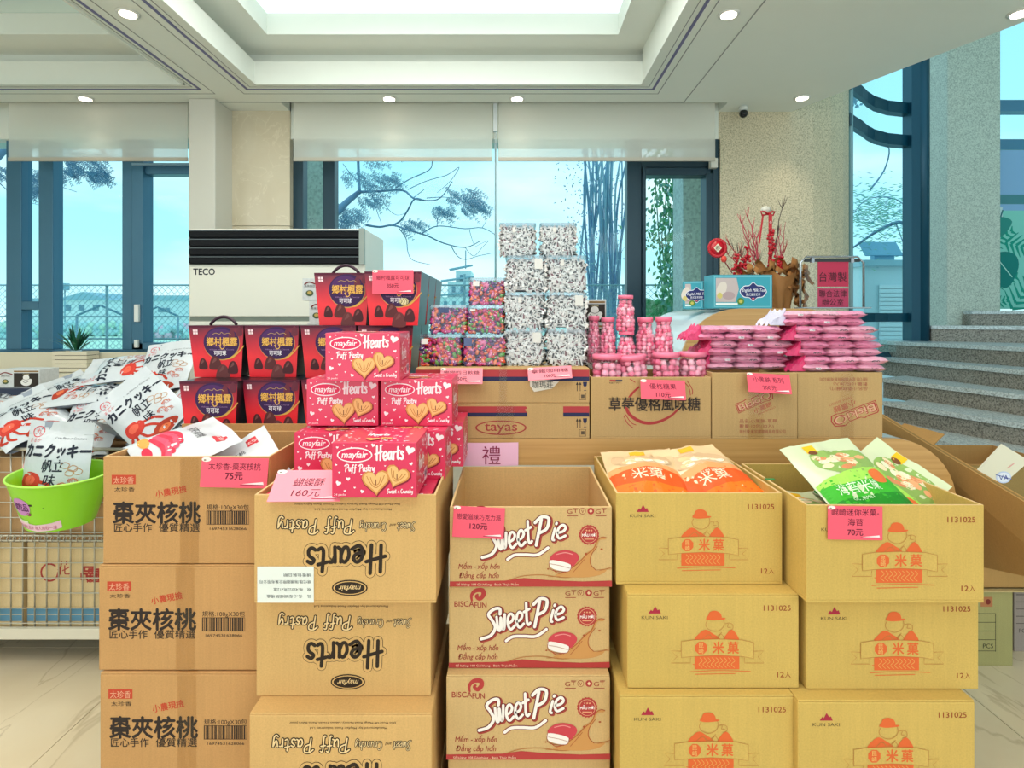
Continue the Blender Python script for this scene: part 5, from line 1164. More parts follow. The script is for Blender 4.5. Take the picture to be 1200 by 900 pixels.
# ---- pink biscuit packs
PP = mat('#F49CC0', .28, coat=.4, bump=.9, bs=80); PP2 = mat('#FAB9D2', .28, coat=.4, bump=.9, bs=60); HDR = mat('#E23C74', .35, bump=.6, bs=90); HD2 = mat('#D9D4EC', .35, bump=.5, bs=90)
def pillow(W, D, H, q):
    m = MB(); nu, nv = 12, 8
    for s_ in (1, -1):
        def fn(u, v):
            e = max(0, (1 - abs(2*u-1)**5))**.42 * max(0, (1 - abs(2*v-1)**5))**.36
            wob = noise.noise(Vector((u*4+q, v*4, s_*2)))*.0022
            return ((u-.5)*W, v*D, H/2 + s_*H/2*e + wob)
        m.surf(fn, nu, nv, PP if q % 2 else PP2, flip=(s_ < 0))
    return m.mesh('pouch')
PW, PH_ = .087, .0236
pl = [pillow(PW, .15, PH_*1.04, q) for q in range(4)]
def smear(kind):
    A = Art(0, 0, .001)
    if kind == 0: A.text('BiskiO', -10, 3, 8, '#3A3A40', 1, fit=20)
    elif kind == 1: A.rect(-8, -3, 9, 3.5, '#F4E6EC', 1); A.text('小黑餅', -7, 2.6, 6, '#3A3A40', 2, fit=15)
    else:
        for i in range(4): A.stroke([(-12+i*6, 2-i % 2*3), (-8+i*6, -1), (-7+i*6, 2)], 2.2, '#5A5258', 1)
    return A.mesh('pouch_print')
sm_ = [smear(i) for i in range(3)]
def pack(loc, lb, seed, rot=0, hdr=False, W=3):
    q = random.Random(seed); t = thing('biscuit_pack', lb, 'biscuit pack', loc, rot, 'pink biscuit packs')
    for r_ in range(2):
        for c_ in range(W):
            k = q.randrange(4); p = obj('pouch', pl[k], t, loc=((c_-(W-1)/2)*PW*.985 + q.uniform(-.003, .003) + (r_*.006), q.uniform(0, .005), r_*PH_), rot=(0, q.uniform(-.03, .03), q.uniform(-.03, .03)))
            if q.random() < .85: obj('print', sm_[q.randrange(3)], p, loc=(q.uniform(-.01, .015), -.0002, PH_*.5), rot=(-.35, 0, 0))
    if hdr is not False:
        h = MB(); m2 = HD2 if hdr else HDR
        def hf(u, v): return (-W*PW/2 - .05*(1-u) + .012, .02 + v*.11, .004 + .046*(1-.55*(1-u)) * (1 if u > 0 else .9) - .02*(1-u) + .006*math.sin(v*19+u*7) + noise.noise(Vector((u*5, v*6, seed)))*.007)
        h.surf(hf, 6, 10, m2); h.surf(lambda u, v: (-W*PW/2 - .05*(1-u) + .012, .02 + .004*math.sin(u*15), .002 + v*(hf(u, 0)[2]-.002)), 6, 2, m2); h.build('crinkled_header', t)
    return t
zp = CT + hK + .0015; L2 = 2*PH_ + .001
xk, xk2 = kc.location.x, kc2.location.x
for i, (dx, dy, z_, lb, hd) in enumerate(((.0, .045, 0, 'bottom pink biscuit pack of the left pile', 0), (.0, .03, 1, 'second pink biscuit pack from the bottom of the left pile', 0), (-.035, .02, 2, 'topmost pink biscuit pack of the left pile, header sticking out', 0))):
    pack((xk + dx + .005, 1.81 + dy, zp + z_*L2), lb, 60+i, R.uniform(-.02, .02), hdr=0 if hd == 0 else 1)
for i, (dx, dy, z_, lb) in enumerate(((.018, .0, 0, 'bottom pink biscuit pack of the right pile'), (.012, .015, 1, 'second pink biscuit pack from the bottom of the right pile'), (-.005, .01, 2, 'third pink biscuit pack from the bottom of the right pile'), (-.035, .02, 3, 'topmost pink biscuit pack of the right pile with white header'))):
    pack((xk2 + dx, 1.80 + dy, zp + z_*L2), lb, 80+i, R.uniform(-.02, .02), hdr=(1 if i == 3 else 0))

# ================================================================ bags
BAGM = mat('#C6CBD0', .32, coat=.25, bump=.5, bs=16); BAGB = mat('#8E96A4', .35, coat=.3, bump=.25, bs=14)
def bag_fn(W, H, B, seed, top=.86, fl=0.5):
    def g(u, v):
        a = max(0, 1 - abs(2*u-1)**2.6)**.7
        b = min(1, max(0, (top - v)/.28))**.8 if v < top else 0
        b *= .55 + .45*min(1, v/.25)
        n_ = noise.noise(Vector((u*3.1+seed, v*3.7, seed*1.3)))*.010*a + noise.noise(Vector((u*9+seed, v*8, seed)))*.0035
        bend = .018*math.sin(u*2.2+seed)*(v-.4)
        return B/2*a*b, n_, bend
    f = lambda x, z, s_=-1, c=0: (lambda r: (x, s_*r[0] + (r[1] if s_ < 0 else r[1]*.6) + r[2] + s_*(.0006 + c), z))(g(x/W+.5, z/H+.5))
    return f
def bag_mesh(W, H, B, seed, mt, mb_, nu=14, nv=16):
    f = bag_fn(W, H, B, seed); m = MB()
    taper = lambda u, v: (u-.5)*W
    m.surf(lambda u, v: f(taper(u, v), (v-.5)*H, -1), nu, nv, mt); m.surf(lambda u, v: f(taper(u, v), (v-.5)*H, 1), nu, nv, mb_, flip=True)
    return m.mesh('pouch')
def crab_art():
    A = Art(0, 100, .0026)      # 92 x 118 units, origin bottom left at (0,118)
    A.oy = 118
    A.stroke([(14+7*math.cos(i*.52), 15+7*math.sin(i*.52)) for i in range(12)], 1.1, '#D0434A', 1, closed=True); A.text('丸', 14, 18.5, 9, '#D0434A', 1, 'C'); A.text('まるか', 14, 28.5, 6, '#D0434A', 1, 'C', fit=16)
    A.text('Crab Flavour Crackers', 40, 24, 4, '#4A4E5A', 1, fit=44)
    A.text('カニクッキー', 4, 47, 20, '#1E2434', 2, fit=88, bold=.06)
    A.text('帆立', 34, 66, 18, '#1E2434', 2, shear=.2, fit=28, bold=.02); A.text('味', 40, 84, 16, '#1E2434', 2, bold=.02)
    B = lambda p, c, z: A.poly(smooth(p, 3, True), c, z)
    B([(6, 78), (10, 70), (20, 68), (32, 72), (36, 80), (30, 90), (16, 92), (8, 88)], '#C7372C', 1); B([(12, 76), (20, 72), (28, 77), (24, 84), (14, 84)], '#E2604A', 2)
    for p in ([(8, 90), (2, 98), (8, 104)], [(14, 92), (12, 102), (18, 108)], [(22, 92), (26, 102), (34, 106)], [(32, 86), (42, 92), (52, 104)], [(36, 80), (48, 84), (58, 94)]): A.stroke(p, 4, '#B8321F', 1)
    B([(30, 108), (44, 98), (62, 100), (74, 110), (60, 116), (38, 116)], '#A8341C', 1); B([(40, 108), (50, 103), (60, 108), (50, 113)], '#D86A3C', 2)
    for (x, y) in ((64, 58), (74, 62), (70, 68), (80, 66)): A.stroke([(x-5, y), (x, y-4), (x+6, y-1), (x+3, y+4), (x-4, y+3)], 1.0, '#B98A62', 1, closed=True)
    for (x, y) in ((58, 84), (70, 78), (66, 90)): A.stroke([(x, y), (x+6, y-3), (x+12, y+1)], 1.6, '#C98A6A', 1); A.text('帆立', x, y+3, 7, '#C0504A', 2)
    return A
CW, CHh = .24, .305
bags = []
for i, B_ in enumerate((.06, .045, .075)):
    ms = bag_mesh(CW, CHh, B_, i*3.7+1, BAGM, BAGB); f = bag_fn(CW, CHh, B_, i*3.7+1)
    ar = crab_art().mesh('bag_print', lambda a, b, c, f=f: f(a - CW/2, b - CHh/2, -1, c + .0004), .014)
    bags.append((ms, ar))
def zip_line(t, W, H, f):
    m = MB(); m.tube([f(-W/2 + W*i/10, H*.36, -1, .0006) for i in range(11)], .0012, mat('#C4C8CC', .4), 4); m.build('zip_ridge', t)
bf = [bag_fn(CW, CHh, B_, i*3.7+1) for i, B_ in enumerate((.06, .045, .075))]
def cbag(px_, py_, Y_, k, lb, yaw, pitch, roll, back=False, sc=1):
    t = thing('cracker_bag', lb, 'snack bag', (X(px_, Y_), Y_, Z(py_, Y_)), orient(yaw, pitch, roll), 'white crab cracker bags'); t.scale = (sc,)*3
    obj('pouch', bags[k][0], t); obj('printed_front', bags[k][1], t); zip_line(t, CW, CHh, bf[k]); return t
cbag(67, 545, 2.13, 0, 'white crab cracker bag standing upright in the green bucket', .0, .12, -.03, sc=1.03)
cbag(168, 480, 2.28, 1, 'large white crab cracker bag turned so its lettering runs up to the right', .1, .45, .85, sc=.98)
cbag(108, 500, 2.40, 1, 'white crab cracker bag leaning back just behind the one in the bucket', -.1, .75, .18)
cbag(30, 490, 2.42, 2, 'white crab cracker bag lying slanted at the left edge of the pile', .25, .95, .75, sc=1.05)
cbag(142, 432, 2.72, 0, 'white crab cracker bag lying sideways on top, its red crab showing', .1, 1.15, 1.75)
cbag(196, 430, 2.66, 1, 'white crab cracker bag at the top right of the pile by the gift boxes', -.15, .75, .25)
cbag(78, 462, 2.68, 2, 'white crab cracker bag lying flat at the upper left of the pile', .3, 1.1, .7, sc=1.02)
cbag(112, 462, 2.58, 0, 'white crab cracker bag lying dark side out under the top bag', -.2, 1.35, -1.1)
cbag(158, 506, 2.42, 2, 'grey backed crab cracker bag low in the pile above the brown carton', 2.9, 1.2, .5)
cbag(14, 516, 2.42, 0, 'grey backed crab cracker bag hanging over the front of the wire cart', 3.0, 1.2, -.4)
cbag(205, 500, 2.42, 1, 'crab cracker bag tucked behind the open brown carton', .0, .7, -.5)
cbag(4, 470, 2.75, 0, 'white crab cracker bag at the far left behind the slanted one', .3, 1.3, -.3)

# ---- wire cart and its cartons
WIRE = mat('#B9B4A6', .35, metal=.6)
cx0, cx1, cy0, cy1, cz0, cz1 = -2.75, -1.235, 2.30, 3.05, .14, .875
t = thing('wire_cart', 'grey wire mesh cart holding the crab cracker bags at the left', 'cart', (cx0, cy0, 0))
cw, cd = cx1-cx0, cy1-cy0
vw = MB(); vw.tube([(0, 0, cz0), (0, 0, cz1)], .0028, WIRE, 5); vw = vw.mesh('wire')
hw = MB(); hw.tube([(0, 0, 0), (cw, 0, 0)], .0024, WIRE, 5); hw = hw.mesh('wire')
dw = MB(); dw.tube([(0, 0, 0), (0, cd, 0)], .0024, WIRE, 5); dw = dw.mesh('wire')
k = int(cw/.0475)
for i in range(k+1): obj('wire', vw, t, loc=(cw - i*.0475, 0, 0))
for i in range(15): obj('wire', vw, t, loc=(cw, .05 + i*.0475, 0))
z = cz0 + .045; nrow = 0
while z < cz1: obj('wire', hw, t, loc=(0, -.004, z)); obj('wire', dw, t, loc=(cw, 0, z)); obj('wire', hw, t, loc=(0, cd, z)); z += .06
for z in (cz0, cz1): m = MB(); m.tube([(0, 0, z), (cw, 0, z), (cw, cd, z), (0, cd, z)], .007, WIRE, 8, closed=True, sm=False); m.build('frame_rail', t)
for (x, y) in ((0, 0), (cw, 0), (cw, cd), (0, cd)):
    m = MB(); m.tube([(x, y, .10), (x, y, cz1)], .008, WIRE, 8); m.build('corner_post', t)
    m = MB(); m.lathe([(.03, -.012), (.034, -.006), (.034, .006), (.03, .012)], mat('#2A2C2E', .6), 16, M=Matrix.Translation((x*.97 + .02, y*.95 + .02, .0345)) @ Matrix.Rotation(PI/2, 4, 'Y')); wl = m.build('caster_wheel', t); m = MB(); m.tube([(x*.97+.02, y*.95+.02, .04), (x, y, .105)], .007, WIRE, 6); m.build('fork', wl)
m = MB(); m.box(-.005, cw+.005, -.02, .0, cz0 - .012, cz0 + .03, mat('#D8CFBC', .5)); m.build('lower_rail', t, bevel=.002)
m = MB(); m.box(0, cw, 0, cd, cz0 - .01, cz0 - .002, mat('#4A4842', .6)); m.build('base_grid', t)
for zz in (.515, .535): m = MB(); m.tube([(0, -.010, zz), (cw, -.010, zz)], .004, WIRE, 6); m.build('hinge_rod', t)
m = MB()
for i in range(int(cw/.025)): m.tube([(cw - .01 - i*.025, -.012 + .008*math.cos(a_), .525 + .015*math.sin(a_)) for a_ in (0, 1.57, 3.14, 4.71)], .002, WIRE, 4, closed=True)
m.build('hinge_coil', t, stuff=True)
m = MB(); m.tube([(cw-.12, -.02, .30), (cw-.12, -.03, .44), (cw-.10, -.03, .455), (cw-.0, -.03, .455)], .005, WIRE, 6); m.tube([(cw-.10, -.03, .44), (cw-.02, -.03, .44), (cw-.045, -.03, .36), (cw-.02, -.03, .33)], .004, WIRE, 6); m.build('latch', t)
KCR = kraft('kraft_cart', '#B08A60')
for nm, x0, x1, z0, z1, mt_, lb in (('stock_carton', -1.94, -1.25, cz0, .50, kraft('kraft_light', '#D3B98C'), 'pale carton with red lettering and blue stripe inside the wire cart'), ('stock_carton', -2.64, -1.955, cz0, .50, kraft('kraft_light', '#D3B98C'), 'pale carton with blue stripe inside the wire cart, at the far left'),
        ('stock_carton', -2.64, -1.25, .503, .84, KCR, 'wide brown carton inside the upper half of the wire cart')):
    t = thing(nm, lb, 'carton', ((x0+x1)/2, 2.312, z0)); w_ = (x1-x0)/2
    m = MB(); m.box(-w_, w_, 0, .66, 0, z1-z0, mt_); m.build('carton_body', t, bevel=.003)
    if z1 < .6:
        A = Art(0, 0, .001); A.rect(0, -95, 2*w_*1000, -45, '#5C8AA4', 1); A.rect(0, -72, 2*w_*1000, -70, '#D3B98C', 2)
        if x0 > -1.95:
            A.text('花', 120, -235, 60, '#A83A34', 1); A.stroke([(90+34*math.cos(i*.6), -240+34*math.sin(i*.6)) for i in range(10)], 7, '#A83A34', 1); A.text('品重', 240, -205, 62, '#A83A34', 1, bold=.03, fit=60); A.text('品 質 優', 215, -215, 60, '#A83A34', 1, bold=.04, fit=260)
            A.text('恆', 480, -165, 40, '#5A7A88', 1, fit=60)
        obj('printed_front', A.mesh('stock_print'), t, loc=(-w_, 0, 0))
t = thing('support_carton', 'brown carton hidden under the heap of crab cracker bags', 'carton', (-1.95, 2.62, .842)); m = MB(); m.box(-.68, .66, 0, .32, 0, .16, KCR); m.build('carton_body', t, bevel=.003)

# ---- green bucket
t = thing('green_bucket', 'lime green plastic bucket hung on the front of the wire cart', 'bucket', (X(72, 2.12), 2.12, Z(610, 2.12)), (.05, .04, 0))
GRN = mat('#8ED420', .35, coat=.2); m = MB(); r0, r1, hb_ = .105, .158, .178
m.surf(lambda u, v: ((r0+(r1-r0)*v)*math.cos(2*PI*u), (r0+(r1-r0)*v)*math.sin(2*PI*u), hb_*v), 40, 4, GRN); m.surf(lambda u, v: ((r0-.004+(r1-r0)*v)*math.cos(2*PI*u), (r0-.004+(r1-r0)*v)*math.sin(2*PI*u), .004+(hb_-.004)*v), 40, 4, GRN, flip=True)
m.lathe([(r0*.99, 0), (r0*.99, .004)], GRN, 40); m.build('bucket_body', t)
m = MB(); m.tube([(r1*math.cos(2*PI*i/40), r1*math.sin(2*PI*i/40), hb_) for i in range(40)], .004, mat('#B4EC5A', .35), 6, closed=True); m.build('rim', t)
def cone(a, b, c):
    z_ = b; r = r0 + (r1-r0)*z_/hb_ + .0008 + c; th = -PI/2 + a/.14; return (r*math.cos(th), r*math.sin(th), z_)
A = Art(0, 0, .001); A.ell(-42, -98, 38, 34, '#C98AC4', 1, 32); A.text('試吃品', -42, -86, 32, '#5A2060', 2, 'C', fit=62, bold=.03)
A.stroke([(-100, -58), (-70, -42), (-30, -38)], 12, '#D8E8C0', 1, taper=lambda q: .3+q); A.poly([(-112, -30), (-60, -12), (0, -4), (70, -8), (96, -14), (90, -44), (60, -36), (0, -30), (-60, -38), (-106, -52)], '#EBC4D4', 2)
A.text('請勿試吃過多 每人限取一塊', -8, -13, 17, '#B0406A', 3, 'C', fit=170, rot=.02); A.ell(0, -108, 7, 4, '#3A2A30', 1, 10); A.ell(-14, -72, 9, 7, '#8A3A5A', 1, 12); A.ell(40, -96, 3, 2, '#3A2A30', 1, 8)
obj('sticker', A.mesh('bucket_sticker', cone, .02), t)
m = MB(); m.tube([(-.05, r1-.004, hb_), (-.05, r1+.012, hb_+.03), (-.05, r1+.022, hb_+.01)], .003, WIRE, 5); m.tube([(.05, r1-.004, hb_), (.05, r1+.012, hb_+.03), (.05, r1+.022, hb_+.01)], .003, WIRE, 5); m.build('hook', t)
t = thing('pink_tag', 'small pink paper tag tucked between bag and cart', 'tag', (X(28, 2.26), 2.27, Z(552, 2.26))); m = MB(); m.add([(-.015, 0, 0), (.03, 0, .0), (.03, 0, .07), (.005, 0, .085)], [(0, 1, 2, 3)], PINK); m.build('paper', t)

# ---- snack bags in the open cartons
def snack(name, lb, grp, W, H, B, seed, mt, art, loc, rot):
    ms = bag_mesh(W, H, B, seed, mt, mt, 14, 14); f = bag_fn(W, H, B, seed)
    t = thing(name, lb, 'snack bag', loc, rot, grp); obj('pouch', ms, t)
    obj('printed_front', art.mesh('bag_print', lambda a, b, c: f(a-W/2, b-H/2, -1, c + .0004), .015), t); return t
def art_or():
    A = Art(0, 130, .002); B = lambda p, c, z: A.poly(smooth(p, 3, True), c, z)
    A.rect(1, 62, 99, 129, '#F0591E', 1); A.poly([(1, 62), (50, 54), (99, 62), (99, 75), (50, 66), (1, 74)], '#F7A066', 2); A.rect(1, 100, 99, 129, '#F6771C', 2)
    B([(14, 22), (40, 14), (80, 20), (92, 40), (80, 56), (30, 58), (10, 44)], '#D8B48C', 1)
    for i in range(14): q = random.Random(i); A.ell(20+q.random()*62, 26+q.random()*24, 7, 5, ('#F2E2C0', '#E4C896', '#FBF0DA')[i % 3], 2, 10)
    A.rect(40, 4, 62, 14, '#F2B02A', 3); A.text('米菓', 50, 90, 22, '#FBE3C4', 3, 'C'); A.text('KUN SAKI', 50, 73, 6, '#FBE3C4', 3, 'C')
    return A
def art_gr():
    A = Art(0, 130, .0022); B = lambda p, c, z: A.poly(smooth(p, 3, True), c, z)
    A.rect(1, 66, 99, 129, '#3FB32C', 1); A.rect(1, 92, 99, 129, '#238A22', 2); A.poly([(1, 66), (40, 60), (99, 56), (99, 70), (40, 74), (1, 72)], '#A8DC5A', 2)
    B([(24, 24), (50, 18), (90, 22), (96, 44), (80, 60), (40, 62), (20, 46)], '#8FAF5C', 1)
    for i in range(20): q = random.Random(i+30); A.ell(28+q.random()*62, 27+q.random()*28, 7, 4, ('#E8A878', '#F0D8B0', '#D9895C', '#E9E2C4')[i % 4], 2, 10)
    A.rect(26, 8, 40, 20, '#F0B81E', 3); A.ell(33, 20, 6, 4, '#7A4A2C', 4, 10); A.text('海苔米菓', 44, 86, 15, '#E6F6D8', 3, 'C', fit=58); A.text('GOURMET', 40, 96, 6, '#D8F0C8', 3, 'C'); B([(70, 64), (84, 60), (92, 68), (86, 78), (72, 76)], '#E8743A', 4)
    return A
ORB = mat('#EBC99C', .3, coat=.4); GRB = mat('#D3DAB4', .3, coat=.4)
dx, dy, dz = cD[0].location; ao = art_or()
snack('snack_bag', 'orange rice cracker bag at the left in its yellow carton', 'orange rice cracker bags', .20, .26, .055, 2.0, ORB, ao, (dx - .095, dy + .165, dz + .218), orient(.08, 1.25, -.08))
snack('snack_bag', 'orange rice cracker bag at the right, one corner sticking up', 'orange rice cracker bags', .20, .26, .05, 5.1, ORB, ao, (dx + .075, dy + .17, dz + .215), orient(-.15, 1.15, .40))
snack('snack_bag', 'orange rice cracker bag lying behind the other two in the carton', 'orange rice cracker bags', .20, .26, .05, 8.1, ORB, ao, (dx + .0, dy + .20, dz + .16), orient(.1, 1.4, .1))
snack('snack_bag', 'orange rice cracker bag hidden deep in its carton', 'orange rice cracker bags', .20, .26, .06, 9.4, ORB, ao, (dx, dy + .18, dz + .09), orient(.0, 1.5, .2))
ex, ey, ez = cD[3].location; ag = art_gr()
snack('snack_bag', 'green rice cracker bag lying uppermost in the right yellow carton', 'green rice cracker bags', .22, .28, .055, 3.3, GRB, ag, (ex - .01, ey + .155, ez + .226), orient(.15, 1.02, .12))
snack('snack_bag', 'green rice cracker bag standing up at the right with a pale corner', 'green rice cracker bags', .20, .27, .045, 6.2, GRB, ag, (ex + .095, ey + .20, ez + .200), orient(-.35, .85, -.75))
snack('snack_bag', 'green rice cracker bag low at the left of the carton', 'green rice cracker bags', .22, .28, .05, 1.7, GRB, ag, (ex - .055, ey + .17, ez + .135), orient(.3, 1.35, -.4))
snack('snack_bag', 'green rice cracker bag hidden at the bottom of the carton', 'green rice cracker bags', .22, .28, .06, 4.7, GRB, ag, (ex, ey + .19, ez + .06), orient(.1, 1.5, .1))
def art_wn():
    A = Art(0, 120, .0019); A.rect(66, 6, 82, 24, '#C8323C', 1); A.text('太珍', 74, 18, 8, '#F4E4E0', 2, 'C'); A.text('棗夾核桃', 20, 40, 15, '#3A3A40', 1, fit=40, rot=.0)
    for i in range(5): A.stroke([(12+i*4, 66+i*6), (30+i*6, 56+i*7), (56+i*6, 62+i*8)], 8, ('#D8304A', '#E8506A')[i % 2], 1+i % 2)
    A.ell(24, 100, 14, 7, '#F0A050', 1); A.ell(48, 104, 12, 6, '#D8304A', 2); return A
WNB = mat('#CFD0D4', .32, coat=.3); ax_, ay_, az_ = cA[0].location; aw = art_wn()
snack('walnut_bag', 'white and red walnut pack lying in the left part of the open brown carton', 'walnut packs', .19, .24, .05, 2.6, WNB, aw, (ax_ - .085, ay_ + .14, az_ + .265), orient(.2, 1.15, -.9))
snack('walnut_bag', 'white walnut pack with one corner sticking up behind the pink 75元 card', 'walnut packs', .19, .24, .045, 7.6, WNB, aw, (ax_ + .09, ay_ + .13, az_ + .205), orient(-.1, .9, .75))
snack('walnut_bag', 'white walnut pack hidden below the others in the open brown carton', 'walnut packs', .19, .24, .06, 3.1, WNB, aw, (ax_, ay_ + .16, az_ + .14), orient(.0, 1.5, .1))

# ---- small black and white boxes with a round white emblem
WB = mat('#C9CCCB', .5, var=.12, vs=60); BB = mat('#2B2622', .4)
def cup_box(loc, lb, W=.16, flip=False):
    t = thing('coffee_box', lb, 'box', loc, 0, 'small black and white coffee boxes'); w_ = W/2; H = .088
    m = MB(); m.box(-w_, w_, 0, .12, 0, H, WB); m.build('box_body', t, bevel=.001)
    A = Art(0, 40, H/40); s_ = W/H*40
    a, b = (s_*.38, s_-2); A.rect(a, 8, b, 38, '#2E2620', 1); A.rect(a, 3, b, 6, '#8A6A3A', 1)
    c = (a+b)/2
    for (x, y, rx, ry) in ((c, 28, 12, 8), (c, 18, 7, 6.5), (c+9, 24, 4, 3.4)): A.ell(x, y, rx, ry, '#E6E4E0', 2, 20)
    A.stroke([(c-8, 25), (c-2, 29), (c+5, 26)], 1.0, '#3A3430', 3); A.stroke([(c-7, 21), (c, 23.5), (c+7, 21)], .8, '#5A5450', 3); A.text('COFFEE', c, 12, 4, '#D8C8A0', 3, 'C')
    A.stroke([(4, 11), (s_*.17, 7), (s_*.34, 11)], 2.4, '#7A2E2A', 2); A.text('馬來西亞', s_*.18, 16, 5, '#3A3430', 2, 'C'); A.ell(s_*.18, 27, 7, 5.5, '#4A5A3A', 1, 16); A.ell(s_*.18, 26, 4, 3, '#B8A05A', 2, 12)
    obj('printed_front', A.mesh('coffee_print'), t, loc=(-w_, 0, 0)); return t
Yc = 2.29
for i in range(6):
    x = X(378, Yc) if i == 5 else (X(386, Yc) if i == 4 else X(384, Yc))
    cup_box((x, Yc, CT + .0005 + i*.089), 'coffee box behind the red gift boxes, %s of its stack' % ('topmost', 'second from the top', 'third from the top', 'fourth from the top', 'fifth from the top', 'lowest')[5-i])
for i in range(5): cup_box((X(691, 2.1) , 2.13, CT + .0005 + i*.089), 'coffee box right of the black and white candy tubs, %s of its stack' % ('lowest', 'second', 'third', 'fourth', 'topmost')[i], .13)
cup_box((X(22, 2.78), 2.78, 1.062), 'black and white coffee box at the far left on the cart, behind the bags', .20)
t = thing('navy_box', 'dark navy flat box under the coffee box at the far left', 'box', (X(8, 2.76), 2.76, 1.004)); m = MB(); m.box(-.17, .12, 0, .16, 0, .057, mat('#1E2A44', .4)); m.build('box_body', t, bevel=.002); m = MB(); m.box(-.17, .12, -.001, 0, .01, .02, mat('#8E2440', .4)); m.build('stripe', t)

# ---- flower pot, tea boxes and sign stand on the back counter
zB = BT + .0005
def tea(loc, lb, W, H, D, rot=0):
    t = thing('milk_tea_box', lb, 'box', loc, rot, 'turquoise milk tea boxes'); w_ = W/2
    m = MB(); m.box(-w_, w_, 0, D, 0, H, mat('#3C9FB4', .4)); m.build('box_body', t, bevel=.0015)
    A = Art(0, 42, H/42); L = W/H*42
    A.rect(2, 2, L-2, 40, '#7CC8D8', 1); A.rect(2.8, 2.8, L-2.8, 39.2, '#3FA3B8', 2); A.poly([(4, 4), (L*.40, 4), (L*.44, 18), (L*.38, 34), (4, 34)], '#C8B8B8', 3); A.ell(L*.15, 18, 6, 10, '#E2D6CC', 4, 16, .4); A.ell(L*.27, 26, 8, 5, '#B8A0A4', 4, 16); A.ell(L*.12, 26, 3.4, 4, '#D9C878', 5, 12)
    A.rect(4, 35, L*.42, 38, '#E8F2F2', 3); c = L*.68
    A.poly(smooth([(c-17, 21), (c-12, 14), (c-5, 13), (c, 9), (c+5, 13), (c+12, 14), (c+17, 21), (c+12, 28), (c+5, 29), (c, 33), (c-5, 29), (c-12, 28)], 3, True), '#E8E8F4', 4); A.poly(smooth([(c-16, 21), (c-11.5, 15), (c-5, 14), (c, 10), (c+5, 14), (c+11.5, 15), (c+16, 21), (c+11.5, 27), (c+5, 28), (c, 32), (c-5, 28), (c-11.5, 27)], 3, True), '#28306E', 5)
    A.text('English Milk Tea', c, 21, 5.4, '#F2F2FA', 6, 'C', shear=.3, bold=.01, fit=28); A.text('英式皇家奶茶', c, 26, 3.8, '#F2F2FA', 6, 'C', fit=18); A.ell(c, 29.5, 1.8, 1, '#D86A6A', 6, 8); A.ell(L*.47, 33, 4.5, 4.5, '#5A8A3A', 5, 12); A.ell(L*.47, 33, 2.4, 2.4, '#C8C060', 6, 10)
    obj('printed_front', A.mesh('tea_print'), t, loc=(-w_, 0, 0)); return t
Wt = X(905, 2.93) - X(835, 2.93); tea((X(870, 2.93), 2.93, zB), 'turquoise milk tea box in front of the red flower arrangement', Wt, Z(322, 2.93) - zB, .13)
t = tea((X(812, 3.12), 3.12, zB), 'turquoise milk tea box turned away, left of the larger turquoise one', .11, .15, .12, -.5)
Yf = 3.2
t = thing('lunar_flower_pot', 'pot of red branches and berries wrapped in brown paper with a red bow', 'flower arrangement', (X(903, Yf), Yf, zB)); PAP = mat('#A8713C', .6, bump=.6, bs=30)
m = MB()
def pf(u, v):
    a = 2*PI*u; r = .072 + .05*v + .012*math.sin(a*7+v*3) + .018*v*math.sin(a*4+1); return (r*math.cos(a)+.02, r*math.sin(a), .19*v + .02*v*math.sin(a*5))
m.surf(pf, 42, 8, PAP); m.lathe([(.07, 0), (.07, .01)], PAP, 20, M=Matrix.Translation((.02, 0, 0))); m.build('paper_wrap', t)
for (x, z, s_) in ((-.17, .20, .05), (-.06, .22, .055), (.06, .23, .06), (.12, .20, .055), (.11, .13, .045), (.13, .05, .03)):
    m = MB(); q = random.Random(int(x*1000)+int(z*99)); m.surf(lambda u, v: (s_*(u-.5)*2.2 + .014*math.sin(v*9+q.random()), -.05 - .03*math.sin(u*7+v*5), s_*(v-.5)*1.3 + .022*math.sin(u*11)), 8, 6, PAP); o = m.build('paper_fold', t, loc=(x, -.03, z), rot=(.2, q.uniform(-.6, .6), 0))
RB = mat('#B02030', .5); RB2 = mat('#C8485A', .5); GB = mat('#5A4A44', .7)
def P4(px_, py_, dy=0): return (X(px_, Yf) - t.location.x, dy, Z(py_, Yf) - zB)
def twig(a, b, r, mt, n_=5, side=3, q=random):
    pts = [Vector(a).lerp(Vector(b), i/n_) + Vector((q.uniform(-.008, .008), q.uniform(-.02, .02), 0)) for i in range(n_+1)]; m = MB(); m.tube(pts, [r*(1-.75*i/n_) for i in range(n_+1)], mt, 5)
    for j in range(side*3):
        i = q.randrange(1, n_); p = pts[i]; d = Vector((q.uniform(-.5, .5), q.uniform(-.4, .4), .8)).normalized()*q.uniform(.03, .07); m.tube([p, p + d*.6, p + d + Vector((0, 0, .01))], [r*.5, r*.35, r*.2], mt, 4)
    m.build('branch', t)
q = random.Random(4)
for (a, b, r, mt) in (((890, 318), (862, 252), .005, RB2), ((890, 318), (872, 242), .005, RB2), ((892, 316), (880, 262), .005, RB2), ((888, 316), (868, 262), .0045, RB2), ((884, 316), (852, 282), .0045, RB), ((902, 316), (914, 232), .005, GB), ((906, 316), (902, 240), .004, GB), ((908, 316), (916, 262), .0045, RB2), ((912, 314), (924, 285), .004, RB), ((874, 316), (862, 288), .004, GB), ((888, 316), (884, 278), .004, GB), ((912, 316), (920, 262), .004, RB2), ((866, 316), (848, 296), .004, RB)):
    twig(P4(*a), P4(*b, q.uniform(-.05, .05)), r, mt, 6, 3, q)
BRY = mat('#C01426', .3)
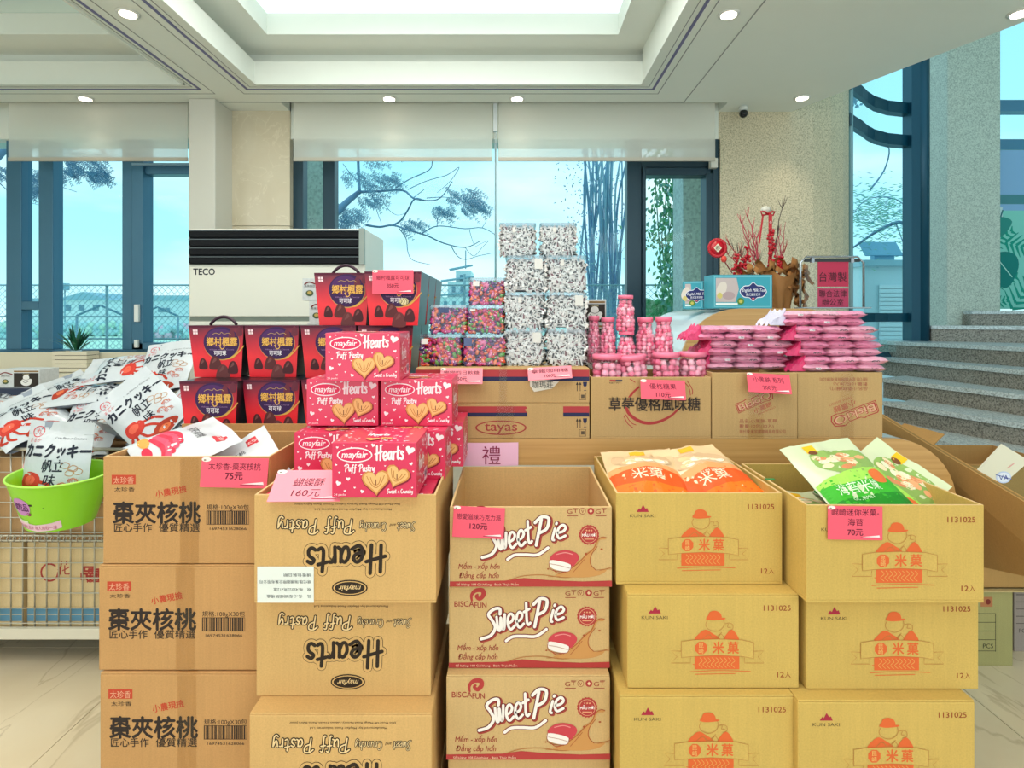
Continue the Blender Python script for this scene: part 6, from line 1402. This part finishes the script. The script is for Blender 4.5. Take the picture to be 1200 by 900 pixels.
for (px_, y0, y1) in ((857, 300, 324), (871, 290, 318), (899, 296, 326), (898, 270, 300), (907, 302, 322), (864, 302, 322)):
    m = MB(); 
    for i in range(26): a_ = q.uniform(0, 6.28); p = P4(px_ + q.uniform(-3, 3), q.uniform(y0, y1)); m.ball((p[0] + .008*math.cos(a_), -.06 + .012*math.sin(a_), p[2]), .0085, BRY, n=4, k=7)
    m.build('berry_cluster', t, stuff=True)
m = MB(); p = P4(895, 253); 
for s_ in (-1, 1): m.tube([(p[0], -.05, p[2]), (p[0]+s_*.02, -.06, p[2]+.012), (p[0]+s_*.038, -.05, p[2]+.016), (p[0]+s_*.03, -.05, p[2]-.006), (p[0], -.05, p[2])], .005, BRY, 5)
m.surf(lambda u, v: (p[0] - .03 - .022*v + .01*u, -.05, p[2] - .16*v), 1, 5, BRY); m.build('bow', t)
m = MB(); m.surf(lambda u, v: (p[0] + .004 + .018*u, -.055, p[2] - .27*v), 1, 6, BRY); m.surf(lambda u, v: (p[0] + .004 + .018*u, -.050, p[2] - .27*v), 1, 6, BRY, flip=True); r_ = m.build('ribbon', t)
A = Art(0, 0, .001)
for i, ch in enumerate('恭賀新禧'): A.text(ch, 13, 50 + i*42, 15, '#F0D8D8', 1, 'C')
obj('lettering', A.mesh('ribbon_text'), r_, loc=(p[0], -.0555, p[2]))
m = MB(); m.ball((p[0]-.005, -.04, p[2]+.028), (.03, .02, .02), mat('#D8D4C8', .5)); m.build('white_flower', t)
p = P4(837, 292); m = MB()
for i in range(26): a_ = 2*PI*i/26; m.ball((p[0] + .045*math.cos(a_), -.05, p[2] + .045*math.sin(a_)), (.010, .006, .010), BRY, n=4, k=6)
m.lathe([(.045, -.003), (.045, .003)], BRY, 24, M=Matrix.Translation((p[0], -.05, p[2])) @ Matrix.Rotation(PI/2, 4, 'X')); o = m.build('medallion', t)
A = Art(0, 0, .001); A.poly([(-22, 0), (0, -24), (22, 0), (0, 24)], '#E8DCC0', 1); A.text('春', 0, 11, 28, '#3A2A20', 2, 'C'); obj('lettering', A.mesh('medallion_text'), o, loc=(p[0], -.055, p[2])); 
m = MB(); m.ball((p[0]+.035, -.05, p[2]-.06), (.018, .012, .02), mat('#E84A3A', .4)); m.tube([(p[0]+.02, -.045, p[2]-.04), P4(858, 320)], .003, RB, 5); m.build('tassel', t)
t = thing('sign_stand', 'chrome framed clear sign stand holding a crimson notice, right of the flower pot', 'sign', (X(975, 2.95), 2.95, zB)); CHR = mat('#9CA2A8', .2, metal=.9)
w_ = (X(1012, 2.95) - X(938, 2.95))/2; h_ = Z(301, 2.95) - zB
m = MB(); m.tube([(-w_, 0, 0), (-w_, 0, h_-.03), (-w_+.03, 0, h_), (w_-.03, 0, h_), (w_, 0, h_-.03), (w_, 0, 0)], .006, CHR, 8); m.build('frame', t)
m = MB(); m.box(-w_+.02, w_-.02, -.004, .004, h_-.026, h_-.010, mat('#1E2428', .4)); bb = m.build('clip_bar', t)
for x in (-w_+.06, w_-.06): m = MB(); m.box(x-.008, x+.008, -.008, .008, h_-.03, h_-.006, CHR); m.build('clip', bb)
m = MB(); m.add([(-w_+.02, 0, .005), (w_-.02, 0, .005), (w_-.02, 0, h_-.02), (-w_+.02, 0, h_-.02)], [(0, 1, 2, 3)], clear('acrylic', (.95, .98, .99), .05)); m.build('acrylic_sheet', t)
m = MB(); m.box(-w_-.01, w_+.01, -.05, .05, 0, .006, CHR); m.build('foot', t, bevel=.001)
k9 = 2.95/F; m = MB(); m.box((958-975)*k9, (994-975)*k9, -.003, -.001, Z(336, 2.95)-zB, Z(307, 2.95)-zB, mat('#B81C48', .5)); m.box((958-975)*k9, (994-975)*k9, -.003, -.001, .006, Z(338, 2.95)-zB, mat('#B42A56', .5)); o = m.build('notice', t)
A = Art(0, 0, k9); A.text('台灣製', 1.5, -32.5, 12, '#4A1428', 1, fit=32, bold=.01); A.text('聯合法律', 1.5, -14, 9, '#4A1428', 1, fit=32, bold=.01); A.text('辦公室', 5, -4, 9, '#4A1428', 1, fit=25, bold=.01)
obj('lettering', A.mesh('notice_text'), o, loc=((958-975)*k9, -.0032, .0))

# ---- plant on the window sill
t = thing('sill_plant', 'small dark green spiky plant in a cream slatted wooden planter on the window sill', 'plant', (X(89, 4.06), 4.06, 1.0185)); w_ = .12
for i in range(5): m = MB(); m.box(-w_, w_, -.06, -.05, .004 + i*.029, .029 + i*.029, mat('#E2D8C2', .6)); m.box(-w_, w_, .05, .06, .004+i*.029, .029+i*.029, mat('#E2D8C2', .6)); m.box(-w_, -w_+.01, -.05, .05, .004+i*.029, .029+i*.029, mat('#E2D8C2', .6)); m.box(w_-.01, w_, -.05, .05, .004+i*.029, .029+i*.029, mat('#E2D8C2', .6)); m.build('slat', t)
m = MB(); m.box(-w_+.012, w_-.012, -.048, .048, .002, .12, mat('#6A5A48', .9)); m.build('soil', t)
m = MB(); m.lathe([(.035, .10), (.035, .15)], mat('#C8DCE0', .2), 12); m.build('glass_cup', t)
m = MB()
for i in range(46):
    a_ = q.uniform(0, 2*PI); el = q.uniform(.5, 1.45); L_ = q.uniform(.16, .24); d = Vector((math.cos(a_)*math.cos(el), math.sin(a_)*math.cos(el), math.sin(el))); b_ = Vector((0, 0, .13)); s_ = d.cross(Vector((0, 0, 1))).normalized()*.009
    c1 = b_ + d*L_*.55 + Vector((0, 0, .01)); m.add([b_, c1 + s_, b_ + d*L_ - Vector((0, 0, .015)), c1 - s_], [(0, 1, 2, 3)], mat(('#14583C', '#1E6E4A', '#0F4632')[i % 3], .4))
m.build('leaves', t, stuff=True)

# ---- flattened and open cartons at the right
KR = kraft('kraft_right', '#B58A52'); KR2 = kraft('kraft_olive', '#A39A66'); KRI = kraft('kraft_dark', '#8E7444')
def plate(parent, name, P, th, mt):
    P = [Vector(p) for p in P]; n_ = (P[1]-P[0]).cross(P[3]-P[0]).normalized()*th; m = MB(); m.add(P + [p + n_ for p in P], [(0, 1, 2, 3), (7, 6, 5, 4), (0, 4, 5, 1), (1, 5, 6, 2), (2, 6, 7, 3), (3, 7, 4, 0)], mt)
    return m.build(name, parent) if parent.location.length < 1e-6 else m.wbuild(name, parent)
def cr(p, Y): return (X(p[0], Y), Y, Z(p[1], Y))
t = thing('open_carton', 'large open brown carton at the right with long folded panels leaning to the counter', 'carton', (1.93, 2.33, .3075))
for i in range(3):
    o_ = i*.011; P = [(1.392+o_, 2.22, Z(493, 2.14) + .018 - i*.002), (1.425+o_, 1.50, Z(603, 1.60) + .010 - i*.002), (1.46+o_, 1.50, .70), (1.60+o_, 2.36, .45)]
    plate(t, 'folded_panel', P, .004, KR if i != 1 else KRI)
def bx_(name, x0, x1, y0, y1, z0, z1, mt, rot=(0, 0, 0), loc=(0, 0, 0)): m = MB(); m.box(x0, x1, y0, y1, z0, z1, mt); return m.build(name, t, loc=loc, rot=rot)
bx_('front_panel', -.30, .30, 0, .005, 0, .50, KR); bx_('back_panel', -.30, .30, .345, .35, 0, .50, KR); bx_('side_panel', -.30, -.295, .005, .345, 0, .50, KR); bx_('side_panel', .295, .30, .005, .345, 0, .50, KR); bx_('bottom_panel', -.30, .30, 0, .35, -.0, .004, KR)
plate(t, 'flap', [(1.66, 2.325, .80), (2.23, 2.325, .81), (2.20, 2.20, .62), (1.95, 2.24, .42)], .004, KRI); plate(t, 'flap', [(1.63, 2.34, .81), (1.63, 2.66, .81), (1.78, 2.62, .92), (1.78, 2.38, .92)], .004, KR)
t = thing('cream_card', 'cream card with a blue round sticker sticking out of the open carton', 'card', (X(1140, 2.1), 2.1, Z(560, 2.1)))
A0 = [(1141, 554), (1173, 520), (1206, 540), (1176, 566), (1172, 562), (1160, 566)]
m = MB(); R_ = [(X(a, 2.1) - t.location.x, Z(b, 2.1) - t.location.z) for a, b in A0]; m.prism(R_[::-1], 0, .003, mat('#E9E2CC', .6), M=Matrix.Rotation(PI/2, 4, 'X')); m.build('card', t)
k9 = 2.1/F; A = Art(1140, 560, k9); A.ell(1175, 559, 9, 7, '#C8D2F0', 1); A.ell(1175, 559, 7.6, 5.6, '#E8ECFA', 2); A.text('VA', 1175, 562.5, 9, '#3A4A9A', 3, 'C'); A.stroke([(1166, 556), (1184, 561)], .8, '#3A4A9A', 3); A.stroke([(1180, 548), (1187, 543)], 1.2, '#E8A8A0', 1)
obj('sticker', A.mesh('card_sticker'), t, loc=(0, -.0035, 0))
for nm, x0, x1, Y_, z1, mt_, lb in (('stock_carton', 1.60, X(1187, 2.32), 2.32, .300, KR2, 'olive brown carton with a printed table on the floor at the right'), ('stock_carton', X(1188.5, 2.42), 2.45, 2.42, .300, kraft('kraft_mauve', '#9A8C84'), 'greyish carton with printed lines at the right edge, on the floor')):
    t = thing(nm, lb, 'carton', ((x0+x1)/2, Y_, 0)); w_ = (x1-x0)/2; m = MB(); m.box(-w_, w_, 0, .30, 0, z1, mt_); m.build('carton_body', t, bevel=.003); A = Art(0, 0, .001); L = w_*2000
    if Y_ < 2.4:
        for z_ in (60, 105, 140, 175, 210): A.rect(L-230, -z_-2, L-70, -z_, '#3A3626', 1)
        for x_ in (L-230, L-70): A.rect(x_-1, -212, x_+1, -58, '#3A3626', 1)
        A.text('PCS', L-100, -72, 26, '#3A3626', 1, 'C'); A.rect(L-130, -278, L-82, -238, '#B07048', 1); A.ell(L-100, -258, 10, 11, '#7A2A22', 2)
    else:
        for i in range(6): A.rect(8, -270 + i*30, 200, -267 + i*30, '#5A4E4A', 1)
        A.text('PCS', 20, -80, 24, '#4A403C', 1)
    obj('printed_front', A.mesh('floor_print'), t, loc=(-w_, 0, 0))
t = thing('cardboard_sheet', 'flat cardboard sheet lying on the two floor cartons under the open carton', 'cardboard', (1.95, 2.31, .301)); m = MB(); m.box(-.40, .42, 0, .38, 0, .006, kraft('kraft_sheet', '#C2A876')); m.build('sheet', t)
